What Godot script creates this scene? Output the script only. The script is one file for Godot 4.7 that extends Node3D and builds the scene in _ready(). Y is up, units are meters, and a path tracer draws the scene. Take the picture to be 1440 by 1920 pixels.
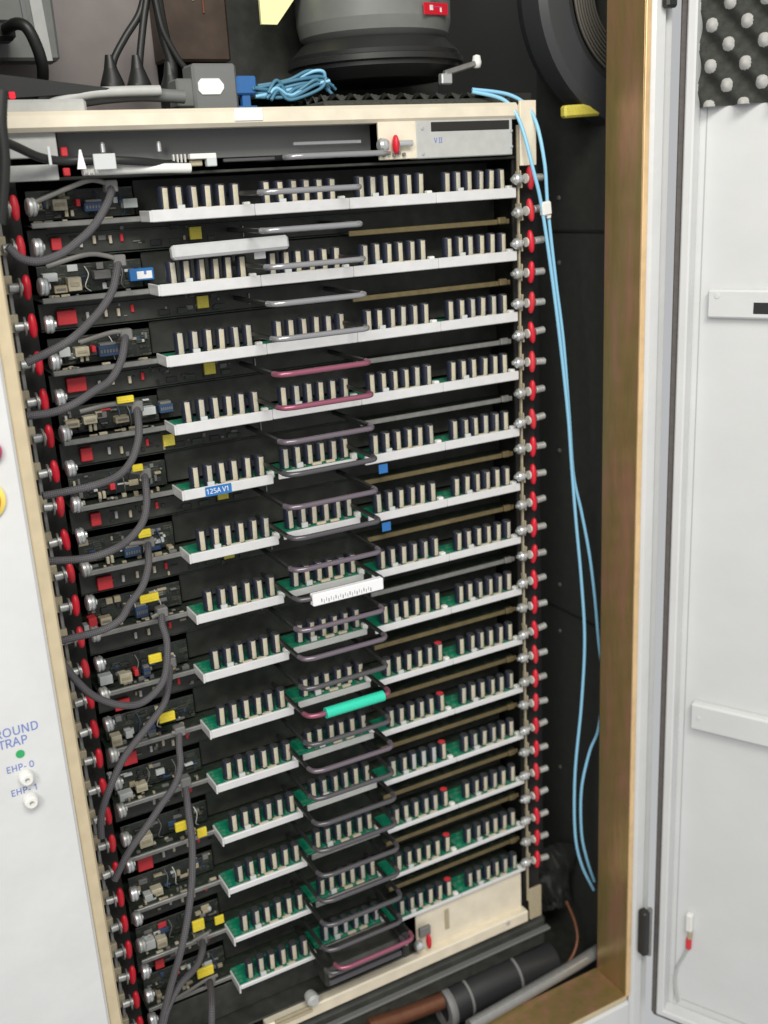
extends Node3D
# An open electronics cabinet: a card cage of 14 capacitor boards and 13 cover units between two service trays,
# with braided cables on the left, a pair of blue fibre cables on the right and the cabinet door standing open.
# Units are metres; x runs along the boards, y is up, z comes out of the rack; z = 0 is the front of the edge strips.

const PITCH := 0.07597
const FRONT := 0.12
const DOOR_ANGLE := 117.0

var mats := {}
var meshes := {}
var names := {}
var rng := RandomNumberGenerator.new()

# ------------------------------------------------------------------ naming
func numbered(called: String) -> String:
	if not names.has(called):
		names[called] = 0
		return called
	names[called] += 1
	return "%s_%03d" % [called, names[called]]

func tag(o: Node3D, label: String, category: String, group := "") -> void:
	o.set_meta("label", label)
	o.set_meta("category", category)
	if group != "":
		o.set_meta("group", group)

func thing(called: String, label: String, category: String, at := Vector3.ZERO, group := "") -> Node3D:
	var o := Node3D.new()
	o.name = numbered(called)
	add_child(o)
	o.position = at
	tag(o, label, category, group)
	return o

func put(parent: Node3D, called: String, mesh: Mesh, mat: String, at := Vector3.ZERO, rot := Vector3.ZERO) -> MeshInstance3D:
	var o := MeshInstance3D.new()
	o.name = called
	o.mesh = mesh
	o.material_override = mats[mat]
	o.position = at
	o.rotation_degrees = rot
	parent.add_child(o, true)
	return o

# ------------------------------------------------------------------ shapes
func poly(st: SurfaceTool, pts: Array, center: Vector3) -> void:
	# a convex face, turned so that it looks away from center
	var mid := Vector3.ZERO
	for p in pts:
		mid += p
	mid /= pts.size()
	var n: Vector3 = (pts[1] - pts[0]).cross(pts[2] - pts[0]).normalized()
	var order := pts.duplicate()
	if n.dot(mid - center) < 0.0:
		order.reverse()
		n = -n
	st.set_normal(n)
	for k in range(1, order.size() - 1):
		for p in [order[0], order[k + 1], order[k]]:
			st.set_normal(n)
			st.set_uv(Vector2(p.x + p.z, p.y))
			st.add_vertex(p)

func box(sx: float, sy: float, sz: float, b := 0.0006) -> ArrayMesh:
	var key := "box %.5f %.5f %.5f %.5f" % [sx, sy, sz, b]
	if meshes.has(key):
		return meshes[key]
	var h := Vector3(sx, sy, sz) * 0.5
	b = minf(b, minf(h.x, minf(h.y, h.z)) * 0.45)
	var st := SurfaceTool.new()
	st.begin(Mesh.PRIMITIVE_TRIANGLES)
	var inset := func(s: Vector3, axis: int) -> Vector3:
		var p := Vector3(s.x * (h.x - b), s.y * (h.y - b), s.z * (h.z - b))
		p[axis] = s[axis] * h[axis]
		return p
	for axis in 3:
		var u := (axis + 1) % 3
		var v := (axis + 2) % 3
		for s in [-1.0, 1.0]:
			var pts := []
			for c in [[-1, -1], [1, -1], [1, 1], [-1, 1]]:
				var sg := Vector3.ZERO
				sg[axis] = s
				sg[u] = c[0]
				sg[v] = c[1]
				pts.append(inset.call(sg, axis))
			poly(st, pts, Vector3.ZERO)
		for c in [[-1, -1], [1, -1], [1, 1], [-1, 1]]:
			var a := Vector3.ZERO
			a[u] = c[0]
			a[v] = c[1]
			a[axis] = -1
			var d := a
			d[axis] = 1
			poly(st, [inset.call(a, u), inset.call(d, u), inset.call(d, v), inset.call(a, v)], Vector3.ZERO)
	for x in [-1, 1]:
		for y in [-1, 1]:
			for z in [-1, 1]:
				var s := Vector3(x, y, z)
				poly(st, [inset.call(s, 0), inset.call(s, 1), inset.call(s, 2)], Vector3.ZERO)
	meshes[key] = st.commit()
	return meshes[key]

func grid_mesh(rows: Array, norms: Array, uvs: Array) -> ArrayMesh:
	# rows of vertices; quads between neighbouring rows, fronts on the side the normals point to
	var st := SurfaceTool.new()
	st.begin(Mesh.PRIMITIVE_TRIANGLES)
	for i in rows.size() - 1:
		for j in rows[i].size() - 1:
			var q := [[i, j], [i, j + 1], [i + 1, j + 1], [i + 1, j]]
			var n: Vector3 = (rows[i][j + 1] - rows[i][j]).cross(rows[i + 1][j] - rows[i][j])
			if n.length_squared() < 1e-18:
				n = (rows[i + 1][j + 1] - rows[i][j + 1]).cross(rows[i + 1][j] - rows[i][j + 1])
			var want: Vector3 = norms[i][j] + norms[i + 1][j + 1]
			var ids := [0, 2, 1, 0, 3, 2] if n.dot(want) > 0.0 else [0, 1, 2, 0, 2, 3]
			for k in ids:
				var a: int = q[k][0]
				var c: int = q[k][1]
				st.set_normal(norms[a][c])
				st.set_uv(uvs[a][c])
				st.add_vertex(rows[a][c])
	return st.commit()

func smooth_path(pts: Array, per := 8) -> Array:
	if pts.size() < 3:
		return pts
	var out := []
	for i in pts.size() - 1:
		var a: Vector3 = pts[maxi(i - 1, 0)]
		var b: Vector3 = pts[i]
		var c: Vector3 = pts[i + 1]
		var d: Vector3 = pts[mini(i + 2, pts.size() - 1)]
		for k in per:
			out.append(b.cubic_interpolate(c, a, d, float(k) / per))
	out.append(pts[-1])
	return out

func tube(raw: Array, r: float, flat := 1.0, sides := 12, per := 8, caps := true) -> ArrayMesh:
	# a hose along a smoothed path; flat squeezes it across its second axis
	var pts := smooth_path(raw, per)
	var rows := []
	var norms := []
	var uvs := []
	var up := Vector3(0.13, 0.2, 0.97).normalized()
	var run := 0.0
	for i in pts.size():
		var t: Vector3 = (pts[mini(i + 1, pts.size() - 1)] - pts[maxi(i - 1, 0)]).normalized()
		var side := t.cross(up).normalized()
		up = side.cross(t).normalized()
		if i > 0:
			run += pts[i].distance_to(pts[i - 1])
		var row := []
		var nr := []
		var ur := []
		for j in sides + 1:
			var a := TAU * j / sides
			row.append(pts[i] + (side * cos(a) + up * sin(a) * flat) * r)
			nr.append((side * cos(a) * flat + up * sin(a)).normalized())
			ur.append(Vector2(float(j) / sides * 3.0, run / (TAU * r) * 3.0))
		rows.append(row)
		norms.append(nr)
		uvs.append(ur)
	if caps:
		for end in [0, 1]:
			var i: int = 0 if end == 0 else rows.size() - 1
			var t: Vector3 = (pts[0] - pts[1]).normalized() if end == 0 else (pts[-1] - pts[-2]).normalized()
			var mid := []
			var nn := []
			var rim := []
			for j in sides + 1:
				mid.append(pts[0] if end == 0 else pts[-1])
				rim.append(rows[i][j])
				nn.append(t)
			if end == 0:
				rows.push_front(rim)
				rows.push_front(mid)
				norms.push_front(nn)
				norms.push_front(nn)
				uvs.push_front(uvs[0])
				uvs.push_front(uvs[0])
			else:
				rows.append(rim)
				rows.append(mid)
				norms.append(nn)
				norms.append(nn)
				uvs.append(uvs[-1])
				uvs.append(uvs[-1])
	return grid_mesh(rows, norms, uvs)

func lathe(profile: Array, sides := 20, smooth := false) -> ArrayMesh:
	# profile of Vector2(radius, height), spun about y
	var key := "lathe %s %d %s" % [str(profile), sides, smooth]
	if meshes.has(key):
		return meshes[key]
	var rows := []
	var norms := []
	var uvs := []
	for i in profile.size() - 1:
		for e in 2:
			var p: Vector2 = profile[i + e]
			var d: Vector2 = (profile[i + 1] - profile[i]).normalized()
			if smooth:
				d = (profile[mini(i + e + 1, profile.size() - 1)] - profile[maxi(i + e - 1, 0)]).normalized()
			var row := []
			var nr := []
			var ur := []
			for j in sides + 1:
				var a := TAU * j / sides
				row.append(Vector3(cos(a) * p.x, p.y, sin(a) * p.x))
				nr.append(Vector3(cos(a) * d.y, -d.x, sin(a) * d.y))
				ur.append(Vector2(float(j) / sides, p.y))
			rows.append(row)
			norms.append(nr)
			uvs.append(ur)
	meshes[key] = grid_mesh(rows, norms, uvs)
	return meshes[key]

func cut_at(mesh: ArrayMesh, limit: float) -> ArrayMesh:
	# what would pass through the wall at x = limit ends flat against it
	var st := SurfaceTool.new()
	st.begin(Mesh.PRIMITIVE_TRIANGLES)
	var a := mesh.surface_get_arrays(0)
	for k in range(0, a[Mesh.ARRAY_VERTEX].size(), 3):
		if a[Mesh.ARRAY_VERTEX][k].x > limit and a[Mesh.ARRAY_VERTEX][k + 1].x > limit and a[Mesh.ARRAY_VERTEX][k + 2].x > limit:
			continue
		for e in 3:
			var p: Vector3 = a[Mesh.ARRAY_VERTEX][k + e]
			st.set_normal(a[Mesh.ARRAY_NORMAL][k + e])
			st.set_uv(a[Mesh.ARRAY_TEX_UV][k + e])
			st.add_vertex(Vector3(minf(p.x, limit), p.y, p.z))
	return st.commit()

func pebble(r: float, half: float) -> ArrayMesh:
	# a lens-shaped knob, spun about y
	var prof := []
	for k in 11:
		var a := -PI / 2 + PI * k / 10.0
		prof.append(Vector2(r * pow(cos(a), 0.7) if k > 0 and k < 10 else 0.0, half * sin(a)))
	return lathe(prof, 28, true)

func lever_shape(tall: float, half: float, deep: float) -> ArrayMesh:
	# an almond-shaped finger lever; its long axis is x (turned upright by the latch), its spindle axis y
	var key := "lever %.4f %.4f %.4f" % [tall, half, deep]
	if meshes.has(key):
		return meshes[key]
	var rows := []
	var norms := []
	var uvs := []
	for i in 17:
		var a := PI * i / 16.0
		var w := pow(maxf(sin(a), 0.0), 0.8)
		var row := []
		var nr := []
		var ur := []
		for j in 15:
			var b := TAU * j / 14.0
			row.append(Vector3(-cos(a) * tall, cos(b) * half * w, sin(b) * deep * w))
			nr.append(Vector3(-cos(a) / tall, cos(b) * sin(a) / half, sin(b) * sin(a) / deep).normalized())
			ur.append(Vector2(i / 16.0, j / 14.0))
		rows.append(row)
		norms.append(nr)
		uvs.append(ur)
	meshes[key] = grid_mesh(rows, norms, uvs)
	return meshes[key]

func prism(outline: Array, depth: float) -> ArrayMesh:
	# a convex outline in xy, from z = 0 back to -depth
	var st := SurfaceTool.new()
	st.begin(Mesh.PRIMITIVE_TRIANGLES)
	var f := []
	var b := []
	var mid := Vector3.ZERO
	for p in outline:
		f.append(Vector3(p.x, p.y, 0))
		b.append(Vector3(p.x, p.y, -depth))
		mid += Vector3(p.x, p.y, -depth * 0.5) / outline.size()
	poly(st, f, mid)
	poly(st, b, mid)
	for i in f.size():
		var k := (i + 1) % f.size()
		poly(st, [f[i], f[k], b[k], b[i]], mid)
	return st.commit()

func egg_crate(wide: float, high: float, cu: float, cv: float, tall: float, above: float, step: float) -> ArrayMesh:
	# egg-crate foam in xy rising along +z; with above > 0 only the peaks higher than that
	var nu := int(wide / step)
	var nv := int(high / step)
	var st := SurfaceTool.new()
	st.begin(Mesh.PRIMITIVE_TRIANGLES)
	var hgt := func(i: int, j: int) -> float:
		return tall * (0.5 - 0.5 * cos(TAU * i * step / cu) * cos(TAU * j * step / cv))
	for i in nu:
		for j in nv:
			var q := []
			var shown := true
			for c in [[0, 0], [1, 0], [1, 1], [0, 1]]:
				var h: float = hgt.call(i + c[0], j + c[1])
				shown = shown and h >= above
				q.append(Vector3((i + c[0]) * step, (j + c[1]) * step, h))
			if not shown:
				continue
			for k in [0, 2, 1, 0, 3, 2]:
				var p: Vector3 = q[k]
				var gx := tall * 0.5 * TAU / cu * sin(TAU * p.x / cu) * cos(TAU * p.y / cv)
				var gy := tall * 0.5 * TAU / cv * cos(TAU * p.x / cu) * sin(TAU * p.y / cv)
				st.set_normal(Vector3(-gx, -gy, 1).normalized())
				st.set_uv(Vector2(p.x, p.y))
				st.add_vertex(p)
	return st.commit()

func lettering(parent: Node3D, words: String, high: float, mat: String, at: Vector3, rot := Vector3.ZERO, called := "lettering") -> void:
	var t := TextMesh.new()
	var f := SystemFont.new()
	f.font_names = PackedStringArray(["Droid Sans"])
	t.font = f
	t.font_size = 32
	t.pixel_size = high / 23.0
	t.depth = 0.0005
	t.text = words
	put(parent, called, t, mat, at, rot)

# ------------------------------------------------------------------ materials
func noise_tex(s: int, freq: float, a: Color, b: Color, size := 256, oct := 4, normal := false, strength := 3.0) -> NoiseTexture2D:
	var n := FastNoiseLite.new()
	n.seed = s
	n.noise_type = FastNoiseLite.TYPE_SIMPLEX_SMOOTH
	n.frequency = freq
	n.fractal_octaves = oct
	var t := NoiseTexture2D.new()
	t.width = size
	t.height = size
	t.seamless = true
	t.noise = n
	if normal:
		t.as_normal_map = true
		t.bump_strength = strength
	else:
		var g := Gradient.new()
		g.set_color(0, a)
		g.set_color(1, b)
		t.color_ramp = g
	return t

func mat(called: String, c: Color, rough := 0.5, metal := 0.0, grain := 0.0, scale := 12.0, s := 1) -> StandardMaterial3D:
	# c is the linear base colour; grain is how far the tone wanders
	var m := StandardMaterial3D.new()
	m.resource_name = called
	m.roughness = rough
	m.metallic = metal
	if grain > 0.0:
		var lo := (c * (1.0 - grain)).linear_to_srgb()
		var hi := (c * (1.0 + grain)).linear_to_srgb()
		lo.a = 1.0
		hi.a = 1.0
		m.albedo_texture = noise_tex(s, 0.02, lo, hi)
		m.uv1_triplanar = true
		m.uv1_world_triplanar = true
		m.uv1_scale = Vector3.ONE * scale
	else:
		var d := c.linear_to_srgb()
		d.a = c.a
		m.albedo_color = d
	mats[called] = m
	return m

func braid_normal() -> ImageTexture:
	var im := Image.create(64, 64, false, Image.FORMAT_RGBA8)
	for y in 64:
		for x in 64:
			var a := fposmod((x + y) / 16.0, 1.0)
			var b := fposmod((x - y) / 16.0, 1.0)
			var over := (int(floor((x + y) / 16.0)) + int(floor(fposmod(x - y, 64.0) / 16.0))) % 2 == 0
			var h := sin(PI * (a if over else b))
			im.set_pixel(x, y, Color(h, h, h))
	im.bump_map_to_normal_map(4.0)
	return ImageTexture.create_from_image(im)

func braid_color() -> ImageTexture:
	var im := Image.create(64, 64, false, Image.FORMAT_RGBA8)
	for y in 64:
		for x in 64:
			var over := (int(floor((x + y) / 16.0)) + int(floor(fposmod(x - y, 64.0) / 16.0))) % 2 == 0
			var strand := 0.85 + 0.15 * sin((x + y if over else x - y) * PI / 2.0)
			var v := (0.47 if over else 0.32) * strand
			im.set_pixel(x, y, Color(v, v * 0.98, v * 1.02))
	return ImageTexture.create_from_image(im)

func board_tex(s: int, base: Color, trace: Color, pad: Color) -> ImageTexture:
	# copper traces, vias and solder pads under the lacquer of a circuit board
	var g := RandomNumberGenerator.new()
	g.seed = s
	var im := Image.create(512, 512, false, Image.FORMAT_RGBA8)
	im.fill(base)
	for k in 170:
		var x := g.randi() % 512
		var y := g.randi() % 512
		var run := 20 + g.randi() % 120
		for w in 1 + g.randi() % 5:
			for q in run:
				var px := x + q if k % 2 == 0 else x + w * 4
				var py := y + w * 4 if k % 2 == 0 else y + q
				im.set_pixel(px % 512, py % 512, trace)
				im.set_pixel((px + (k + 1) % 2 * 0) % 512, (py + 1) % 512, trace)
	for k in 320:
		var c := pad if k % 3 else trace
		im.fill_rect(Rect2i(g.randi() % 508, g.randi() % 508, 2 + g.randi() % 3, 2 + g.randi() % 5), c)
	for k in 26:
		var x := g.randi() % 440
		var y := g.randi() % 480
		for q in 4 + g.randi() % 8:
			im.fill_rect(Rect2i(x + q * 7, y, 3, 7), pad)
			im.fill_rect(Rect2i(x + q * 7, y + 16, 3, 7), pad)
	return ImageTexture.create_from_image(im)

func make_materials() -> void:
	mat("white_paint", Color(0.64, 0.65, 0.655), 0.38, 0.0, 0.045, 1.6, 3)
	mats["white_paint"].roughness_texture = noise_tex(71, 0.03, Color(0.75, 0.75, 0.75), Color(1, 1, 1))
	mat("white_edge", Color(0.70, 0.70, 0.71), 0.35, 0.15, 0.05, 9.0, 4)
	mat("white_plastic", Color(0.75, 0.75, 0.72), 0.4)
	mat("paper", Color(0.82, 0.82, 0.84), 0.7)
	mat("frosted", Color(0.50, 0.51, 0.52), 0.6, 0.0, 0.06, 14.0, 6)
	mat("black_plate", Color(0.036, 0.038, 0.033), 0.55, 0.0, 0.35, 7.0, 7)
	mat("black_plastic", Color(0.017, 0.018, 0.018), 0.45)
	mat("black_void", Color(0.014, 0.014, 0.013), 0.8)
	mat("dark_wall", Color(0.050, 0.053, 0.048), 0.55, 0.0, 0.10, 9.0, 8)
	mat("sleeve", Color(0.020, 0.024, 0.042), 0.3)
	mat("can_top", Color(0.085, 0.088, 0.092), 0.38, 0.5, 0.2, 60.0, 61)
	mat("cream_worn", Color(0.47, 0.445, 0.36), 0.45, 0.0, 0.15, 60.0, 62)
	mat("cream_dim", Color(0.50, 0.455, 0.35), 0.4, 0.0, 0.12, 60.0, 63)
	mat("cream", Color(0.54, 0.495, 0.37), 0.34, 0.0, 0.10, 30.0, 9)
	mat("tan", Color(0.40, 0.35, 0.24), 0.5, 0.0, 0.12, 30.0, 10)
	mat("beige", Color(0.80, 0.73, 0.59), 0.36, 0.15, 0.08, 5.0, 11)
	mat("board_green", Color(0.012, 0.17, 0.105), 0.4, 0.0, 0.35, 40.0, 12)
	mat("board_dark", Color(0.030, 0.043, 0.032), 0.5, 0.0, 0.35, 30.0, 13)
	mat("tan_edge", Color(0.16, 0.125, 0.06), 0.45, 0.3, 0.2, 10.0, 14)
	mat("grey_edge", Color(0.24, 0.24, 0.23), 0.4, 0.4, 0.15, 12.0, 15)
	mat("silver", Color(0.66, 0.68, 0.69), 0.38, 0.7)
	mat("silver_worn", Color(0.50, 0.51, 0.50), 0.45, 0.55, 0.2, 60.0, 65)
	mat("conduit_metal", Color(0.34, 0.345, 0.34), 0.28, 0.45, 0.1, 20.0, 66)
	mat("bright_pin", Color(0.74, 0.74, 0.70), 0.4, 0.3)
	mat("bar_grey", Color(0.115, 0.11, 0.12), 0.30, 0.4)
	mat("bar_lilac", Color(0.20, 0.165, 0.20), 0.28, 0.45)
	mat("bar_purple", Color(0.34, 0.11, 0.17), 0.32, 0.45)
	mat("bar_clear", Color(0.36, 0.36, 0.38), 0.24, 0.5)
	mat("red", Color(0.60, 0.012, 0.030), 0.42)
	mat("red_dull", Color(0.62, 0.035, 0.045), 0.55, 0.0, 0.1, 60.0, 16)
	mat("red_worn", Color(0.60, 0.025, 0.040), 0.5, 0.0, 0.2, 70.0, 64)
	mat("yellow", Color(0.78, 0.62, 0.035), 0.5, 0.0, 0.12, 60.0, 17)
	mat("yellow_dim", Color(0.66, 0.57, 0.09), 0.55, 0.0, 0.18, 60.0, 18)
	mat("yellow_label", Color(0.88, 0.74, 0.10), 0.5, 0.0, 0.10, 60.0, 73)
	mat("blue", Color(0.03, 0.13, 0.36), 0.45)
	mat("sticker_blue", Color(0.025, 0.16, 0.45), 0.5)
	mat("ink_blue", Color(0.16, 0.22, 0.52), 0.6)
	mat("ink_grey", Color(0.30, 0.30, 0.32), 0.7)
	mat("dip_blue", Color(0.03, 0.065, 0.14), 0.5)
	mat("grey_chip", Color(0.17, 0.17, 0.165), 0.5)
	mat("white_chip", Color(0.55, 0.58, 0.58), 0.5)
	mat("pink", Color(0.55, 0.05, 0.14), 0.5)
	mat("wrap_green", Color(0.03, 0.62, 0.42), 0.35, 0.0, 0.1, 40.0, 19)
	mat("fibre_blue", Color(0.26, 0.56, 0.78), 0.35)
	mat("fibre_teal", Color(0.07, 0.20, 0.30), 0.4)
	mat("motor_grey", Color(0.155, 0.163, 0.155), 0.45, 0.0, 0.08, 8.0, 20)
	mat("taupe", Color(0.22, 0.195, 0.19), 0.5, 0.2, 0.12, 3.0, 21)
	mat("grey_plastic", Color(0.16, 0.165, 0.165), 0.5)
	mat("light_grey", Color(0.45, 0.46, 0.45), 0.5, 0.0, 0.06, 10.0, 22)
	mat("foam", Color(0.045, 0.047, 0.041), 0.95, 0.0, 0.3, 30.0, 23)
	mat("foam_lit", Color(0.40, 0.40, 0.385), 0.9, 0.0, 0.15, 30.0, 72)
	mat("duct_black", Color(0.045, 0.047, 0.05), 0.42)
	mat("duct_rib", Color(0.20, 0.185, 0.16), 0.35, 0.4)
	mat("hose_black", Color(0.030, 0.031, 0.033), 0.45)
	mat("copper", Color(0.19, 0.08, 0.045), 0.45, 0.5, 0.15, 12.0, 24)
	mat("gasket", Color(0.11, 0.10, 0.095), 0.7, 0.0, 0.2, 20.0, 25)
	mat("green_mark", Color(0.03, 0.36, 0.12), 0.5)
	mat("orange", Color(0.95, 0.36, 0.02), 0.35)
	mat("halo_ring", Color(0.95, 0.72, 0.14), 0.4)
	mat("pale_yellow", Color(0.88, 0.86, 0.45), 0.5)
	mat("bag", Color(0.030, 0.032, 0.031), 0.22)
	mat("brown_panel", Color(0.055, 0.036, 0.025), 0.5, 0.2, 0.25, 6.0, 26)
	mat("seam_pale", Color(0.42, 0.43, 0.43), 0.5)
	mat("seam", Color(0.22, 0.22, 0.22), 0.6)
	var led := mat("led_red", Color(0.9, 0.02, 0.04), 0.3)
	led.emission_enabled = true
	led.emission = Color(1.0, 0.05, 0.12)
	led.emission_energy_multiplier = 1.2
	# zinc plate passivated to an uneven iridescent bronze
	var z := mat("chromate", Color(0.22, 0.16, 0.09), 0.36, 0.5)
	var g := Gradient.new()
	g.offsets = PackedFloat32Array([0.0, 0.35, 0.6, 0.8, 1.0])
	g.colors = PackedColorArray([Color(0.57, 0.51, 0.32), Color(0.62, 0.53, 0.35), Color(0.645, 0.53, 0.375), Color(0.69, 0.53, 0.42), Color(0.70, 0.545, 0.39)])
	var zt := noise_tex(31, 0.012, Color.BLACK, Color.WHITE, 512, 4)
	zt.color_ramp = g
	z.albedo_color = Color.WHITE
	z.albedo_texture = zt
	z.uv1_triplanar = true
	z.uv1_world_triplanar = true
	z.uv1_scale = Vector3(5.0, 0.9, 5.0)
	z.roughness_texture = noise_tex(32, 0.03, Color(0.75, 0.75, 0.75), Color.WHITE)
	z.normal_enabled = true
	z.normal_texture = noise_tex(33, 0.05, Color.BLACK, Color.WHITE, 256, 4, true, 1.0)
	z.normal_scale = 0.25
	var ze := mat("chromate_lit", Color(0.80, 0.56, 0.30), 0.35, 0.3, 0.12, 5.0, 34)  # same plating as the lining, painted brighter for its front-lit edge
	ze.resource_name = "chromate_lit"
	mat("chromate_pale", Color(0.62, 0.52, 0.35), 0.4, 0.25, 0.12, 4.0, 35)
	for q in [["board_green", 51, Color(0.05, 0.47, 0.36), Color(0.10, 0.57, 0.43), Color(0.62, 0.68, 0.55)], ["board_dark", 52, Color(0.17, 0.20, 0.175), Color(0.23, 0.27, 0.235), Color(0.40, 0.40, 0.34)], ["side_board", 53, Color(0.135, 0.155, 0.14), Color(0.185, 0.21, 0.185), Color(0.42, 0.41, 0.36)]]:
		var b := mat(q[0], Color.WHITE, 0.45)
		b.albedo_texture = board_tex(q[1], q[2], q[3], q[4])
		b.uv1_triplanar = true
		b.uv1_world_triplanar = true
		b.uv1_scale = Vector3.ONE * 11.0
	# woven cable sleeve
	var br := mat("braid", Color(1, 1, 1), 0.55)
	br.albedo_texture = braid_color()
	br.normal_enabled = true
	br.normal_texture = braid_normal()
	br.normal_scale = 0.8
	mat("strap", Color(0.17, 0.165, 0.155), 0.5)
	for k in ["white_paint", "light_grey"]:
		mats[k].normal_enabled = true
		mats[k].normal_texture = noise_tex(41, 0.09, Color.BLACK, Color.WHITE, 256, 3, true, 1.2)
		mats[k].normal_scale = 0.10

# ------------------------------------------------------------------ builders
func can_body(h: float) -> ArrayMesh:
	# the sleeve of an upright electrolytic capacitor with its crimp groove and rolled rim
	h = snappedf(h, 0.00025)
	return lathe([Vector2(0, 0), Vector2(0.0058, 0), Vector2(0.0062, 0.0005), Vector2(0.0062, 0.0024), Vector2(0.0057, 0.0030), Vector2(0.0057, 0.0034), Vector2(0.0062, 0.0040), Vector2(0.0062, h - 0.0009), Vector2(0.0059, h - 0.0002), Vector2(0.0054, h), Vector2(0, h)], 24)

func stripe_shell(h: float) -> ArrayMesh:
	# the pale stripe printed down the front of the sleeve, a thin shell of its own
	h = snappedf(h, 0.00025)
	var key := "stripe %.5f" % h
	if meshes.has(key):
		return meshes[key]
	var rows := []
	var norms := []
	var uvs := []
	for y in [[0.0060, 0.0010], [0.00632, 0.0012], [0.00632, h - 0.0013], [0.0060, h - 0.0006]]:
		var row := []
		var nr := []
		var ur := []
		for j in 9:
			var a := deg_to_rad(-31.0 + 62.0 * j / 8.0)
			var rad: float = y[0] if j > 0 and j < 8 else 0.0060
			row.append(Vector3(sin(a) * rad, y[1], cos(a) * rad))
			nr.append(Vector3(sin(a), 0, cos(a)))
			ur.append(Vector2(j / 8.0, y[1] * 40.0))
		rows.append(row)
		norms.append(nr)
		uvs.append(ur)
	meshes[key] = grid_mesh(rows, norms, uvs)
	return meshes[key]

func latch(unit: Node3D, side: int) -> void:
	# the red thumb wheel on a silver spindle at one end of a unit; side +1 right, -1 left; y = 0 is the unit's middle
	var x := 0.6175 if side > 0 else 0.001
	var l := put(unit, "latch_lever", lever_shape(0.0140 if side > 0 else 0.0124, 0.0044 if side > 0 else 0.0046, 0.0052), "red" if rng.randf() < 0.7 else "red_worn", Vector3(x, 0, 0.004), Vector3(rng.randf_range(-7, 7), rng.randf_range(-5, 5), 90 + rng.randf_range(-6, 6)))
	var flip := 1.0 if side > 0 else -1.0
	# children use the wheel's own axes: its y axis is -x of the rack
	put(l, "spindle_pin", lathe([Vector2(0, -0.0075), Vector2(0.0042, -0.0075), Vector2(0.0046, -0.007), Vector2(0.0046, 0.0055), Vector2(0.0038, 0.0062), Vector2(0, 0.0062)], 14), "silver_worn", Vector3(0, -0.0115 * flip, 0))
	if side > 0:
		put(l, "spring_nut", lathe([Vector2(0, -0.0075), Vector2(0.0040, -0.0075), Vector2(0.0040, -0.004), Vector2(0.0066, -0.004), Vector2(0.0070, -0.003), Vector2(0.0070, 0.003), Vector2(0.0056, 0.005), Vector2(0.0030, 0.0056), Vector2(0.0028, 0.009), Vector2(0, 0.009)], 6), "silver_worn" if rng.randf() < 0.5 else "silver", Vector3(0, 0.0200, 0))
		put(l, "washer", lathe([Vector2(0, -0.001), Vector2(0.0058, -0.001), Vector2(0.0058, 0.001), Vector2(0, 0.001)], 16), "bright_pin", Vector3(0, 0.0070, 0))
		put(l, "bracket_lug", box(0.021, 0.0018, 0.010), "tan", Vector3(0, 0.0112, -0.008))
	else:
		put(l, "spring_nut", lathe([Vector2(0, -0.0065), Vector2(0.0034, -0.0065), Vector2(0.0036, -0.0045), Vector2(0.0072, -0.0042), Vector2(0.0088, -0.0025), Vector2(0.0090, 0.0), Vector2(0.0080, 0.0006), Vector2(0.0080, 0.0012), Vector2(0.0090, 0.0018), Vector2(0.0088, 0.0038), Vector2(0.0070, 0.0052), Vector2(0, 0.0054)], 18), "silver_worn" if rng.randf() < 0.5 else "silver", Vector3(0, -0.0165, 0))
		put(l, "washer", lathe([Vector2(0, -0.001), Vector2(0.0095, -0.001), Vector2(0.0095, 0.001), Vector2(0, 0.001)], 16), "grey_edge", Vector3(0, 0.0072, 0))
		put(l, "bracket_lug", box(0.018, 0.010, 0.014), "tan", Vector3(0.003, 0.0175, -0.010))

func handle(unit: Node3D, look: String, x0: float, x1: float) -> MeshInstance3D:
	# a bail handle standing 6 cm out of the unit: a coloured grip on two black arms
	var y := 0.0
	var grip := [Vector3(x0 + 0.001, y, 0.044), Vector3(x0 + 0.004, y, 0.053), Vector3(x0 + 0.013, y, 0.0575), Vector3(x0 + 0.03, y, 0.058), Vector3(x1 - 0.02, y, 0.058), Vector3(x1 - 0.008, y, 0.0575), Vector3(x1 - 0.002, y, 0.053), Vector3(x1, y, 0.044)]
	var key := "handle %.4f %.4f" % [x0, x1]
	if not meshes.has(key):
		meshes[key] = tube(grip, 0.0031, 1.0, 12, 5)
	var g := put(unit, "handle", meshes[key], look)
	for x in [x0 + 0.001, x1]:
		put(g, "arm", box(0.0042, 0.0052, 0.098, 0.0012), "black_plastic", Vector3(x, y, -0.005))
	return g

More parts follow.
